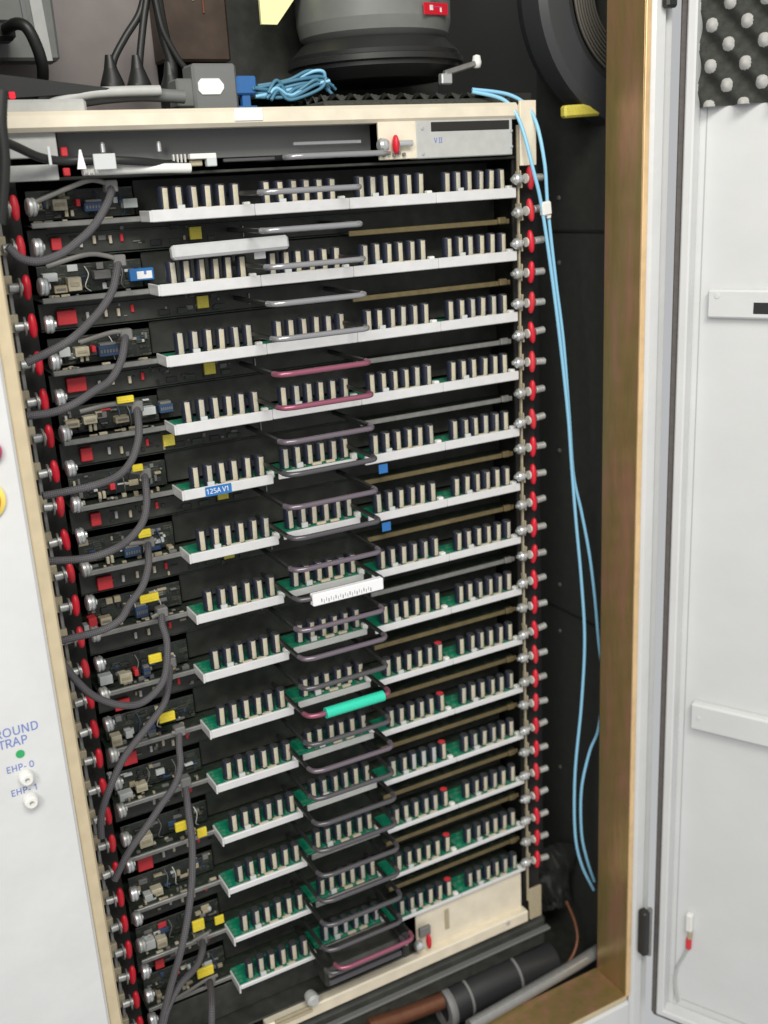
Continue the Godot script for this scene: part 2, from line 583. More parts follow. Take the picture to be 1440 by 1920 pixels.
func capacitor_board(i: int, label: String, look: String) -> Node3D:
	var u := thing("capacitor_board", label, "circuit board", Vector3(0, -PITCH * i, 0), "capacitor boards stacked in the card cage")
	var ys := -0.0162
	latch(u, 1)
	latch(u, -1)
	# the dark base board at the left and the metal rail along its edge
	put(u, "base_board", box(0.585, 0.0016, 0.125), "board_dark", Vector3(0.3125, ys - 0.0032, -0.0975))
	put(u, "edge_rail", box(0.116, 0.0058, 0.004, 0.0008), "grey_edge", Vector3(0.079, ys - 0.0024, -0.034))
	put(u, "strip_return", box(0.0022, 0.0115, 0.036), "white_edge", Vector3(0.1362, ys, -0.0185))
	put(u, "cover_panel", box(0.462, 0.036, 0.003), "black_plate", Vector3(0.3700, 0.0035, -0.066))
	for k in 4:
		var x0 := 0.1372 + 0.1157 * k
		var back := 0.0 if k != 1 or i < 4 else -0.011
		if k == 1 and i >= 4:
			put(u, "edge_strip", box(0.104, 0.0085, 0.0030, 0.0009), "grey_edge" if i > 10 else ("light_grey" if i > 5 else "white_edge"), Vector3(x0 + 0.057, ys - 0.001, back - 0.0015))
		else:
			var short := 0.0
			if i >= 4 and k == 0:
				short = 0.006
			var sh: float = [0.0122, 0.0122, 0.0122, 0.0120, 0.0118, 0.0115, 0.0112, 0.0110, 0.0108, 0.0105, 0.0092, 0.0084, 0.0070, 0.0058][i] if k == 0 else [0.0122, 0.0122, 0.0120, 0.0116, 0.0112, 0.0105, 0.0098, 0.0092, 0.0084, 0.0078, 0.0070, 0.0062, 0.0056, 0.0048][i]
			put(u, "edge_strip", box(0.1153 - short, sh, 0.0036, 0.0014), "white_edge", Vector3(x0 + 0.0577 - short * 0.5, ys + 0.0061 - sh * 0.5 - 0.0000, -0.0018))
		put(u, "carrier_board", box(0.1135, 0.0017, 0.038, 0.0003), "board_green", Vector3(x0 + 0.0573, ys + 0.0024, back - 0.024))
		put(u, "end_clip", box(0.0075, 0.0085, 0.007, 0.0010), "white_plastic", Vector3(x0 + 0.1085, ys + 0.0045, back - 0.0068))
		var m0 := 0.1562 + 0.1165 * k
		var dim := k == 1 and i >= 4
		for j in 6:
			var x := m0 + 0.0160 * j
			var h := 0.0250 + rng.randf_range(-0.0005, 0.0005)
			var p := put(u, "capacitor", can_body(h), "sleeve", Vector3(x + rng.randf_range(-0.0004, 0.0004), ys + 0.0034, back - 0.0152), Vector3(rng.randf_range(-1.0, 1.0), rng.randf_range(-9.0, 9.0), rng.randf_range(-1.2, 1.2)))
			var face: String = ["cream", "cream", "cream_worn", "cream_dim"][rng.randi() % 4]
			if i == 13 and k == 1:
				face = "light_grey"
			elif i == 10 and k == 2 and j >= 2 and j <= 4:
				face = "light_grey"
			put(p, "polarity_stripe", stripe_shell(h), face)
			put(p, "can_top", lathe([Vector2(0.0050, 0), Vector2(0.0050, 0.0004), Vector2(0.0040, 0.0007), Vector2(0, 0.0007)], 16), "red_dull" if (i >= 8 and k == 2 and j == 5) else "can_top", Vector3(0, h, 0))
		# the small parts along the front of each carrier board
		put(u, "label_block", box(0.0080, 0.0062, 0.003, 0.0003), "white_chip", Vector3(m0 + 0.0155, ys + 0.0066, back - 0.0052))
		put(u, "terminal_block", box(0.0125, 0.0032, 0.004, 0.0004), "cream", Vector3(m0 + 0.0375, ys + 0.0050, back - 0.0048))
		put(u, "terminal_block", box(0.0120, 0.0030, 0.004, 0.0004), "cream", Vector3(m0 + 0.0560, ys + 0.0049, back - 0.0050))
		for j in 5:
			put(u, "resistor", box(0.0040, 0.0018, 0.0022, 0.0003), "grey_chip" if j % 2 == 0 else "tan", Vector3(m0 + 0.007 + 0.0165 * j + rng.randf_range(-0.001, 0.001), ys + 0.0042, back - 0.0055 - 0.004 * (j % 2)))
	var hd := handle(u, look, 0.2400, 0.3560)
	hd.position.y = 0.0015
	# what stands on the bare base board at the left
	put(u, "side_card", box(0.112, 0.030, 0.002, 0.0004), "side_board", Vector3(0.080, 0.0005, -0.058))
	for c in LEFT[i]:
		var kind: String = c[0]
		var x: float = c[1]
		var y: float = c[2] + ys
		var w: float = c[3]
		var h: float = c[4]
		var looks := {"cream": "cream", "tan": "tan", "grey": "grey_chip", "white": "white_chip", "blue": "dip_blue", "red": "red_dull", "pin": "cream", "label": "sticker_blue"}
		var called := {"cream": "connector", "tan": "connector", "grey": "connector", "white": "chip", "blue": "switch_block", "red": "capacitor", "pin": "jumper", "label": "blue_label"}
		if kind == "label":
			var lb := put(u, called[kind], box(w, h, 0.0092, 0.0006), looks[kind], Vector3(x, y, -0.0525))
			put(lb, "white_print", box(w * 0.62, h * 0.62, 0.0004, 0.0001), "paper", Vector3(w * 0.1, -h * 0.04, 0.0048))
			put(lb, "white_print", box(w * 0.10, h * 0.3, 0.0004, 0.0001), "ink_blue", Vector3(w * 0.13, h * 0.14, 0.0051))
			continue
		var body := put(u, called[kind], box(w, h, 0.012 if kind != "pin" else 0.005, 0.0006), looks[kind], Vector3(x, y, -0.051 if kind != "pin" else -0.0515))
		if kind == "cream" or kind == "tan":
			put(body, "socket", box(w * 0.7, h * 0.30, 0.001, 0.0002), "tan" if kind == "cream" else "grey_chip", Vector3(0, 0, 0.0062))
		elif kind == "blue":
			for s in 6:
				put(body, "switch", box(w * 0.09, h * 0.35, 0.001, 0.0002), "grey_chip", Vector3((s - 2.5) * w * 0.15, 0.0, 0.0062))
			put(body, "top_plate", box(w * 0.8, 0.003, 0.010, 0.0004), "grey_chip", Vector3(0, h * 0.5 + 0.0015, -0.001))
	for k in 26:
		var c: String = ["grey_chip", "black_plastic", "tan", "black_plastic", "white_chip", "board_dark", "dip_blue", "cream", "red_dull"][mini(rng.randi() % 9, rng.randi() % 9)]
		put(u, "surface_part", box([0.0028, 0.0045, 0.0075, 0.011][rng.randi() % 4], [0.0018, 0.003, 0.0045, 0.007][rng.randi() % 4], [0.002, 0.004, 0.007][rng.randi() % 3], 0.0004), c, Vector3(rng.randf_range(0.030, 0.131), rng.randf_range(-0.0125, 0.0125), -0.0565))
	for k in 12:
		put(u, "floor_part", box([0.003, 0.005, 0.009][rng.randi() % 3], [0.0015, 0.003, 0.005][rng.randi() % 3], 0.004, 0.0004), ["grey_chip", "tan", "cream", "black_plastic"][mini(rng.randi() % 4, rng.randi() % 4)], Vector3(rng.randf_range(0.030, 0.130), ys - 0.0008, rng.randf_range(-0.053, -0.038)))
	for k in 2:
		var wx := rng.randf_range(0.06, 0.125)
		put(u, "wire", tube([Vector3(wx, 0.012, -0.056), Vector3(wx + 0.002, 0.004, -0.050), Vector3(wx + rng.randf_range(-0.004, 0.006), -0.008, -0.049), Vector3(wx + 0.003, -0.014, -0.053)], 0.0006, 1.0, 6, 4), ["bright_pin", "dip_blue", "grey_chip"][rng.randi() % 3])
	return u

func cover_unit(i: int, label: String, look: String) -> Node3D:
	var u := thing("cover_unit", label, "rack unit", Vector3(0, -PITCH * i - PITCH * 0.5, 0), "dark covered units between the capacitor boards")
	latch(u, 1)
	latch(u, -1)
	put(u, "front_plate", box(0.585, 0.028, 0.003, 0.0006), "black_plate", Vector3(0.3125, 0.001, -0.0585))
	put(u, "tray_floor", box(0.585, 0.0015, 0.10), "board_dark", Vector3(0.3125, -0.0145, -0.109))
	put(u, "top_lip", box(0.215, 0.0016, 0.018), "board_dark", Vector3(0.145, 0.0155, -0.049))
	var edge: String = ["tan_edge", "tan_edge", "grey_edge", "grey_edge", "tan_edge", "tan_edge", "grey_edge", "tan_edge", "tan_edge", "tan_edge", "tan_edge", "tan_edge", "tan_edge"][i]
	put(u, "lower_edge", box(0.228, 0.0062, 0.003, 0.0008), edge, Vector3(0.4915, -0.0128, -0.0255))
	put(u, "lower_shelf", box(0.228, 0.0014, 0.030), "board_dark", Vector3(0.4915, -0.0128, -0.042))
	put(u, "edge_boss", box(0.012, 0.0085, 0.006, 0.002), edge, Vector3(0.593, -0.0115, -0.0235))
	var yx := 0.2010 if i != 3 else 0.1430
	put(u, "yellow_label", box(0.0135, 0.0135, 0.0040, 0.0003), "yellow_label", Vector3(yx, 0.000, -0.0550))
	put(u, "white_pin", box(0.0011, 0.0125, 0.0018, 0.0003), "light_grey", Vector3(0.258, -0.002, -0.0555))
	if RED[i].size() > 0:
		var r: Array = RED[i]
		put(u, "red_tag", box(r[2], r[3], 0.006, 0.0008), "red_dull", Vector3(0.0475, r[1] + 0.001, -0.0545))
	for k in 3:
		put(u, "jumper", box(0.0032, 0.0085, 0.004, 0.0004), "cream" if k > 0 else "light_grey", Vector3(0.072 + 0.0165 * k + rng.randf_range(-0.003, 0.003), -0.001 + rng.randf_range(-0.002, 0.002), -0.0555))
	put(u, "status_part", box(0.0035, 0.0085, 0.003, 0.0008), "red_dull", Vector3(0.118 + 0.002 * (i % 3), 0.001, -0.0558))
	put(u, "ridge", box(0.42, 0.0016, 0.003), "board_dark", Vector3(0.25, 0.0085, -0.0563))
	for k in 16:
		put(u, "surface_part", box([0.0025, 0.004, 0.008][rng.randi() % 3], [0.0015, 0.003, 0.005][rng.randi() % 3], 0.002, 0.0003), ["black_plastic", "grey_chip", "board_dark", "tan"][mini(rng.randi() % 4, rng.randi() % 4)], Vector3(rng.randf_range(0.055, 0.245), rng.randf_range(-0.010, 0.011), -0.0563))
	for k in 4:
		put(u, "chip", box(0.012, 0.006, 0.002, 0.0003), "black_plastic" if k % 2 == 0 else "board_dark", Vector3(0.155 + 0.022 * k, -0.007, -0.0560))
	var hd := handle(u, look, 0.2385, 0.3545)
	hd.position.y = 0.001
	return u

func cable(k: int, label: String) -> void:
	var pts: Array = HOSES[k]
	var c := thing("braided_cable", label, "cable", Vector3.ZERO, "braided grey cables looping to the left")
	put(c, "sleeve", tube(pts, 0.0041 if k < 9 else 0.0044, 1.0, 14, 8), "braid")
	var d: Vector3 = (pts[1] - pts[0]).normalized()
	put(c, "plug", box(0.013, 0.012, 0.013, 0.0012), "grey_chip", pts[0] - d * 0.003)
	if STRAPS[k].size() > 1:
		put(c, "ribbon", tube(STRAPS[k], 0.0026, 0.6, 8, 6), "strap")
	if TAGS[k].size() > 0:
		var t: Array = TAGS[k]
		var y := put(c, "yellow_tag", box(t[1], t[2], 0.004, 0.0008), "yellow", t[0], Vector3(0, 0, 0))
		put(y, "crease", box(t[1] * 0.9, 0.0006, 0.0005, 0.0001), "yellow_dim", Vector3(0, -t[2] * 0.12, 0.0022))

func _ready() -> void:
	rng.seed = 20
	make_materials()
	# ---------------------------------------------------------------- camera, light, exposure
	var cam := Camera3D.new()
	cam.name = "camera"
	cam.transform = Transform3D(Basis(Vector3(0.875547, -0.053032, 0.480213), Vector3(0.189573, 0.951955, -0.240509), Vector3(-0.444386, 0.301612, 0.843535)), Vector3(-0.191682, 0.005858, 1.104419))
	cam.fov = 52.264
	cam.near = 0.02
	cam.far = 40.0
	var lens := CameraAttributesPhysical.new()
	lens.frustum_focal_length = 24.47
	lens.exposure_aperture = 2.8
	lens.frustum_focus_distance = 1.15
	lens.frustum_near = 0.02
	lens.frustum_far = 40.0
	cam.attributes = lens
	add_child(cam)
	var env := Environment.new()
	env.background_mode = Environment.BG_COLOR
	env.background_color = Color(0.43, 0.435, 0.44).linear_to_srgb()   # the pale room round the cabinet
	env.tonemap_mode = Environment.TONE_MAPPER_LINEAR
	env.tonemap_exposure = 1.12
	env.sdfgi_enabled = true
	env.ssao_enabled = true
	env.ssil_enabled = true
	var we := WorldEnvironment.new()
	we.name = "environment"
	we.environment = env
	add_child(we)
	for spec in [[Vector3(-0.1, 1.45, 1.9), Vector3(0.25, -0.45, 0.0), Vector2(1.2, 0.6), 4.4], [Vector3(-1.3, 0.9, 1.9), Vector3(0.4, -0.3, 0.0), Vector2(0.6, 1.2), 2.8]]:
		var l := AreaLight3D.new()
		l.name = "ceiling_light"
		l.area_size = spec[2]
		l.area_normalize_energy = true
		l.light_energy = spec[3]
		l.light_color = Color(1.0, 0.985, 0.95)
		l.area_range = 12.0
		l.shadow_enabled = true
		add_child(l, true)
		l.look_at_from_position(spec[0], spec[1], Vector3.UP)
	build_cabinet()
	build_cage()
	build_units()
	build_trays()
	build_cables()
	build_top()
	build_bottom()

func build_cabinet() -> void:
	var c := thing("cabinet", "white electronics cabinet with bronze plated opening and its right door standing open", "cabinet")
	# right jamb: plated return lip, white stile with a step
	put(c, "jamb_lining", box(0.004, 2.2, 0.066), "chromate", Vector3(0.6985, -0.30, 0.084))
	put(c, "jamb_edge", box(0.0075, 1.8135, 0.003), "chromate_lit", Vector3(0.6992, -0.286, FRONT - 0.0005))
	put(c, "stile", box(0.024, 2.4, 0.070, 0.006), "white_paint", Vector3(0.7160, -0.45, FRONT - 0.033))
	put(c, "stile", box(0.016, 2.4, 0.060, 0.003), "white_paint", Vector3(0.7350, -0.45, FRONT - 0.036))
	var h := put(c, "hinge", box(0.013, 0.078, 0.016, 0.003), "black_plastic", Vector3(0.7185, -1.078, FRONT + 0.010))
	put(h, "hinge_pin", lathe([Vector2(0, -0.041), Vector2(0.004, -0.041), Vector2(0.004, 0.041), Vector2(0, 0.041)], 12), "grey_edge", Vector3(0.007, 0, 0.004))
	put(c, "hinge", box(0.016, 0.060, 0.012, 0.003), "black_plastic", Vector3(0.7225, 0.205, FRONT + 0.008))
	# sill
	put(c, "sill_lining", box(0.736, 0.004, 0.070), "chromate", Vector3(0.3285, -1.194, 0.084))
	put(c, "sill_edge", box(0.736, 0.008, 0.003), "chromate_pale", Vector3(0.3285, -1.1965, FRONT - 0.0005))
	put(c, "lower_front", box(0.76, 0.4, 0.05, 0.004), "white_paint", Vector3(0.322, -1.402, FRONT - 0.022))
	# left front panel with its fittings
	var lp := put(c, "front_panel", box(0.5, 2.2, 0.04, 0.003), "white_paint", Vector3(-0.3005, -0.45, FRONT - 0.019))
	put(c, "panel_edge", box(0.0135, 2.2, 0.034, 0.002), "chromate_pale", Vector3(-0.0437, -0.45, FRONT - 0.019))
	var px := Vector3(0.3005, 0.45, 0.019)   # from rack axes to the panel's own
	var f := FRONT + 0.0013 - FRONT
	lettering(lp, "GROUND", 0.0088, "ink_blue", Vector3(-0.0972, -0.4868, f) + px)
	lettering(lp, "STRAP", 0.0088, "ink_blue", Vector3(-0.1015, -0.4986, f) + px)
	put(lp, "ground_mark", lathe([Vector2(0, 0), Vector2(0.0042, 0), Vector2(0.0042, 0.0006), Vector2(0, 0.0006)], 20), "green_mark", Vector3(-0.0935, -0.5125, f) + px, Vector3(90, 0, 0))
	for k in 2:
		var o := Vector3(0.0004, -0.0262, 0) * k
		lettering(lp, "EHP- %d" % k, 0.0066, "ink_blue", Vector3(-0.0957, -0.5268, f) + o + px)
		var j := put(lp, "jack", lathe([Vector2(0, 0), Vector2(0.0072, 0), Vector2(0.0074, 0.003), Vector2(0.0066, 0.009), Vector2(0.0052, 0.011), Vector2(0.0026, 0.011), Vector2(0.0022, 0.006), Vector2(0, 0.006)], 24), "white_plastic", Vector3(-0.0922, -0.5375, f) + o + px, Vector3(90, 0, 0))
		j.rotation_degrees = Vector3(90, 0, 0)
	var b := put(lp, "push_button", lathe([Vector2(0, 0), Vector2(0.0195, 0), Vector2(0.0195, 0.003), Vector2(0.0165, 0.0045), Vector2(0.015, 0.0045)], 32), "halo_ring", Vector3(-0.0868, -0.253, f) + px, Vector3(90, 0, 0))  # yellow rim paints the glow halo round the lit button
	put(lp, "button_cap", pebble(0.0152, 0.010), "orange", Vector3(-0.0868, -0.253, f + 0.003) + px, Vector3(90, 0, 0))
	put(lp, "signal_cap", pebble(0.0105, 0.008), "pink", Vector3(-0.0737, -0.2085, f + 0.002) + px, Vector3(90, 0, 0))
	# inside walls
	put(c, "side_wall", box(0.004, 2.2, 0.235), "dark_wall", Vector3(0.772, -0.35, -0.0685))
	put(c, "wall_seam", box(0.003, 0.004, 0.20, 0.001), "black_void", Vector3(0.7695, -0.075, -0.07))
	put(c, "wall_seam", box(0.003, 0.004, 0.20, 0.001), "black_void", Vector3(0.7695, -0.66, -0.07))
	for y in [-0.03, -0.12, -0.40, -0.62, -0.70, -0.95]:
		put(c, "wall_screw", lathe([Vector2(0, 0), Vector2(0.0035, 0), Vector2(0.003, 0.0015), Vector2(0, 0.002)], 12), "grey_chip", Vector3(0.7698, y, -0.135), Vector3(0, 0, 90))
	put(c, "jamb_return", box(0.078, 2.2, 0.003), "black_void", Vector3(0.736, -0.30, 0.0505))
	put(c, "side_wall", box(0.004, 2.2, 0.32), "black_void", Vector3(-0.056, -0.35, -0.10))
	put(c, "rear_wall", box(0.94, 2.2, 0.004), "black_void", Vector3(0.37, -0.35, -0.268))
	put(c, "roof_panel", box(0.94, 0.004, 0.40), "taupe", Vector3(0.37, 0.60, -0.09))
	# the open door: built in its own axes (x along the door from the hinge, z the side that faces us)
	var d := put(c, "door", box(0.72, 1.90, 0.016, 0.003), "white_paint")
	var yaw := -90.0 + (DOOR_ANGLE - 90.0)
	var along := Vector3(cos(deg_to_rad(-yaw)), 0, sin(deg_to_rad(-yaw)))
	d.rotation_degrees = Vector3(0, yaw, 0)
	var hinge_at := Vector3(0.738, -0.283, 0.130)
	var face := Vector3(-along.z, 0, along.x)
	d.position = hinge_at + along * 0.366 - face * 0.026
	var o2 := Vector3(-0.366, 0.283, 0.026)      # from door coordinates (u, y, out) to the mesh's own
	# the perimeter flange and its rubber seal
	for s in [[0.0055, -0.283, 0.011, 1.894], [0.726, -0.283, 0.011, 1.894]]:
		put(d, "flange", box(0.0115, s[3], 0.024, 0.002), "white_paint", Vector3(s[0] + (0.0095 if s[0] < 0.1 else -0.0095), s[1], -0.006) + o2)
		put(d, "seal", box(0.0090, s[3] + 0.012, 0.017, 0.003), "gasket", Vector3(s[0] - (0.0015 if s[0] < 0.1 else -0.0015), s[1], -0.0085) + o2)
	for y in [-1.224, 0.658]:
		put(d, "flange", box(0.698, 0.0115, 0.024, 0.002), "white_paint", Vector3(0.366, y, -0.006) + o2)
		put(d, "seal", box(0.728, 0.0090, 0.017, 0.003), "gasket", Vector3(0.366, y + (-0.0108 if y < 0 else 0.0108), -0.0085) + o2)
	# stiffening rails
	var bar := put(d, "door_rail", box(0.64, 0.034, 0.010, 0.003), "white_paint", Vector3(0.040 + 0.32, -0.157, -0.0135) + o2)
	put(bar, "slot", box(0.11, 0.0135, 0.002, 0.0005), "black_plastic", Vector3(0.0955 + 0.055 - 0.36, -0.004, 0.0045))
	put(d, "door_rail", box(0.64, 0.040, 0.014, 0.003), "white_paint", Vector3(0.040 + 0.32, -0.716, -0.0115) + o2)
	# acoustic foam on the upper half
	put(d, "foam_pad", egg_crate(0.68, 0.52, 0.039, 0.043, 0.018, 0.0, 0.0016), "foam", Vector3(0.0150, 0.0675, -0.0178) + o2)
	put(d, "foam_lit_peaks", egg_crate(0.68, 0.52, 0.039, 0.043, 0.018, 0.0127, 0.0008), "foam_lit", Vector3(0.0150, 0.0675, -0.0174) + o2)  # pale colour on the peaks stands in for the light they catch
	for y in [-0.157, -0.716]:
		for k in 4:
			put(d, "spot_weld", lathe([Vector2(0, 0), Vector2(0.0034, 0), Vector2(0.0030, 0.0007), Vector2(0, 0.0008)], 16), "white_paint", Vector3(0.052 + 0.19 * k, y + (0.010 if y > -0.5 else 0.0), -0.0083 if y > -0.5 else -0.0044) + o2, Vector3(90, 0, 0))
	put(d, "fold_seam", box(0.0012, 1.86, 0.0008, 0.0002), "seam_pale", Vector3(0.0285, -0.283, -0.0177) + o2)
	put(d, "fold_seam", box(0.66, 0.0012, 0.0008, 0.0002), "seam_pale", Vector3(0.37, -1.205, -0.0177) + o2)
	# the little switch with its lead at the foot of the door
	put(d, "door_switch", box(0.010, 0.030, 0.010, 0.002), "white_plastic", Vector3(0.049, -1.058, -0.0135) + o2)
	put(d, "switch_tip", box(0.006, 0.014, 0.007, 0.002), "tan", Vector3(0.0505, -1.080, -0.0135) + o2)
	put(d, "switch_tip", box(0.0075, 0.020, 0.007, 0.002), "red_dull", Vector3(0.0490, -1.096, -0.0135) + o2)
	put(d, "switch_lead", tube([Vector3(0.048, -1.106, -0.014) + o2, Vector3(0.040, -1.128, -0.0155) + o2, Vector3(0.032, -1.150, -0.0160) + o2, Vector3(0.030, -1.180, -0.0160) + o2, Vector3(0.036, -1.210, -0.0155) + o2], 0.0022, 1.0, 10, 6), "light_grey")

func build_cage() -> void:
	var c := thing("card_cage", "black card cage with beige top rail holding all the boards", "card cage")
	put(c, "top_rail", box(0.625, 0.0190, 0.030, 0.004), "beige", Vector3(0.2925, 0.0785, -0.012))
	put(c, "top_deck", box(0.66, 0.004, 0.24), "black_plate", Vector3(0.29, 0.0765, -0.145))
	put(c, "bottom_rail", box(0.435, 0.020, 0.018, 0.002), "beige", Vector3(0.384, -1.085, -0.006))
	put(c, "bottom_deck", box(0.66, 0.004, 0.24), "black_plate", Vector3(0.29, -1.105, -0.14))
	put(c, "post", box(0.0022, 1.125, 0.004, 0.0006), "tan", Vector3(0.6050, -0.5, -0.004))
	put(c, "post", box(0.024, 0.075, 0.004, 0.0006), "beige", Vector3(0.6165, 0.0525, 0.001))
	put(c, "post", box(0.022, 0.055, 0.004, 0.0006), "tan", Vector3(0.6165, -1.068, -0.001))
	put(c, "post", box(0.030, 1.20, 0.004, 0.0006), "black_void", Vector3(0.622, -0.5, -0.020))
	put(c, "post", box(0.0040, 1.12, 0.020, 0.0006), "grey_edge", Vector3(-0.0145, -0.52, -0.012))
	put(c, "post", box(0.030, 1.20, 0.004, 0.0006), "black_void", Vector3(-0.004, -0.5, -0.030))
	put(c, "side_plate", box(0.004, 1.20, 0.24), "black_void", Vector3(0.638, -0.5, -0.142))
	put(c, "backplane", box(0.65, 1.20, 0.004), "black_void", Vector3(0.30, -0.5, -0.24))
	put(c, "name_plate", box(0.032, 0.012, 0.0016, 0.001), "paper", Vector3(0.253, 0.0805, 0.0037))
	put(c, "screw_head", lathe([Vector2(0, 0), Vector2(0.0035, 0), Vector2(0.003, 0.002), Vector2(0, 0.0025)], 12), "silver", Vector3(0.562, -1.080, 0.003), Vector3(90, 0, 0))

func build_units() -> void:
	var words := ["topmost", "second", "third", "fourth", "fifth", "sixth", "seventh", "eighth", "ninth", "tenth", "eleventh", "twelfth", "thirteenth", "lowest"]
	var board_notes := [
		"topmost capacitor board, with white edge strip, under the beige top tray",
		"capacitor board with a pale strip standing in for a blurred label and a blue label",
		"third capacitor board from the top, with an unbroken white edge strip",
		"capacitor board with a purple handle and an unbroken white edge strip",
		"capacitor board with a lettered blue label on its white edge strip",
		"sixth capacitor board, just above the one with the paper covered handle",
		"capacitor board whose handle is covered by a white paper label",
		"eighth capacitor board, between the paper covered and the green wrapped handles",
		"capacitor board whose handle is wrapped in a green label",
		"tenth capacitor board, just below the one with the green wrapped handle",
		"capacitor board with three pale grey capacitor stripes on its right half",
		"twelfth capacitor board from the top, third from the bottom",
		"thirteenth capacitor board, next to the lowest one",
		"lowest capacitor board, with grey capacitor stripes above the purple tray handle"]
	var board_bars := ["bar_clear", "bar_clear", "bar_clear", "bar_purple", "bar_grey", "bar_grey", "bar_grey", "bar_lilac", "bar_purple", "bar_lilac", "bar_grey", "bar_grey", "bar_grey", "bar_grey"]
	for i in 14:
		var u := capacitor_board(i, board_notes[i], board_bars[i])
		if i == 4:
			var s := put(u, "blue_label", box(0.0315, 0.0112, 0.0008, 0.0002), "sticker_blue", Vector3(0.1780, -0.0162, 0.0006))
			lettering(s, "125A V1", 0.0056, "paper", Vector3(-0.001, 0, 0.0006))
		if i == 6:
			var hl := put(u, "paper_label", box(0.094, 0.0150, 0.009, 0.0012), "paper", Vector3(0.3040, 0.0000, 0.0590))
			for k in 22:
				put(hl, "print", box(0.0008 if k % 3 else 0.0014, 0.0045, 0.0003, 0.0001), "ink_grey", Vector3(-0.036 + 0.0031 * k, -0.0030 if k % 2 else -0.0012, 0.0046))
		if i == 8:
			put(u, "green_label", tube([Vector3(0.2640, 0.0015, 0.058), Vector3(0.30, 0.0015, 0.058), Vector3(0.3440, 0.0015, 0.058)], 0.0068, 1.0, 16, 4), "wrap_green")
		if i == 1:
			put(u, "white_label", box(0.0135, 0.0085, 0.001, 0.0002), "paper", Vector3(0.2560, 0.0115, -0.006))
	var bars := ["bar_clear", "bar_clear", "bar_purple", "bar_lilac", "bar_lilac", "bar_lilac", "bar_lilac", "bar_grey", "bar_grey", "bar_grey", "bar_grey", "bar_grey", "bar_grey"]
	var notes := [
		"topmost dark cover unit, right below the topmost capacitor board",
		"second dark cover unit from the top, below the board with the blurred label strip",
		"dark cover unit with a purple handle",
		"dark cover unit with its yellow label set further to the left",
		"dark cover unit below the lettered blue label, with a blue sticker on its right",
		"dark cover unit above the paper covered handle, with a blue sticker on its right",
		"seventh dark cover unit, below the paper covered handle, with a grey lower edge",
		"eighth dark cover unit, right above the green wrapped handle",
		"ninth dark cover unit, right below the green wrapped handle",
		"tenth dark cover unit from the top, fourth from the bottom",
		"eleventh dark cover unit, third from the bottom",
		"twelfth dark cover unit, next to the lowest",
		"lowest dark cover unit, above the lowest capacitor board"]
	for i in 13:
		cover_unit(i, notes[i], bars[i])
	# stickers that hang under the edge strips
	for i in [4, 5]:
		var s := put(self, numbered("blue_sticker"), box(0.0125, 0.0115, 0.0010, 0.0002), "sticker_blue", Vector3(0.3945, -0.0305 - PITCH * i, -0.004))
		tag(s, "bright blue sticker under the edge strip of the %s capacitor board" % words[i], "sticker", "blue stickers on the boards")
	var fr := put(self, numbered("label_stand_in"), box(0.134, 0.0150, 0.012, 0.004), "frosted", Vector3(0.2190, -0.0535, 0.004), Vector3(-8, 0, 0.8))  # added strip standing in for a blurred white label
	tag(fr, "pale grey strip standing in for a blurred white label on the second board", "stand-in strip")

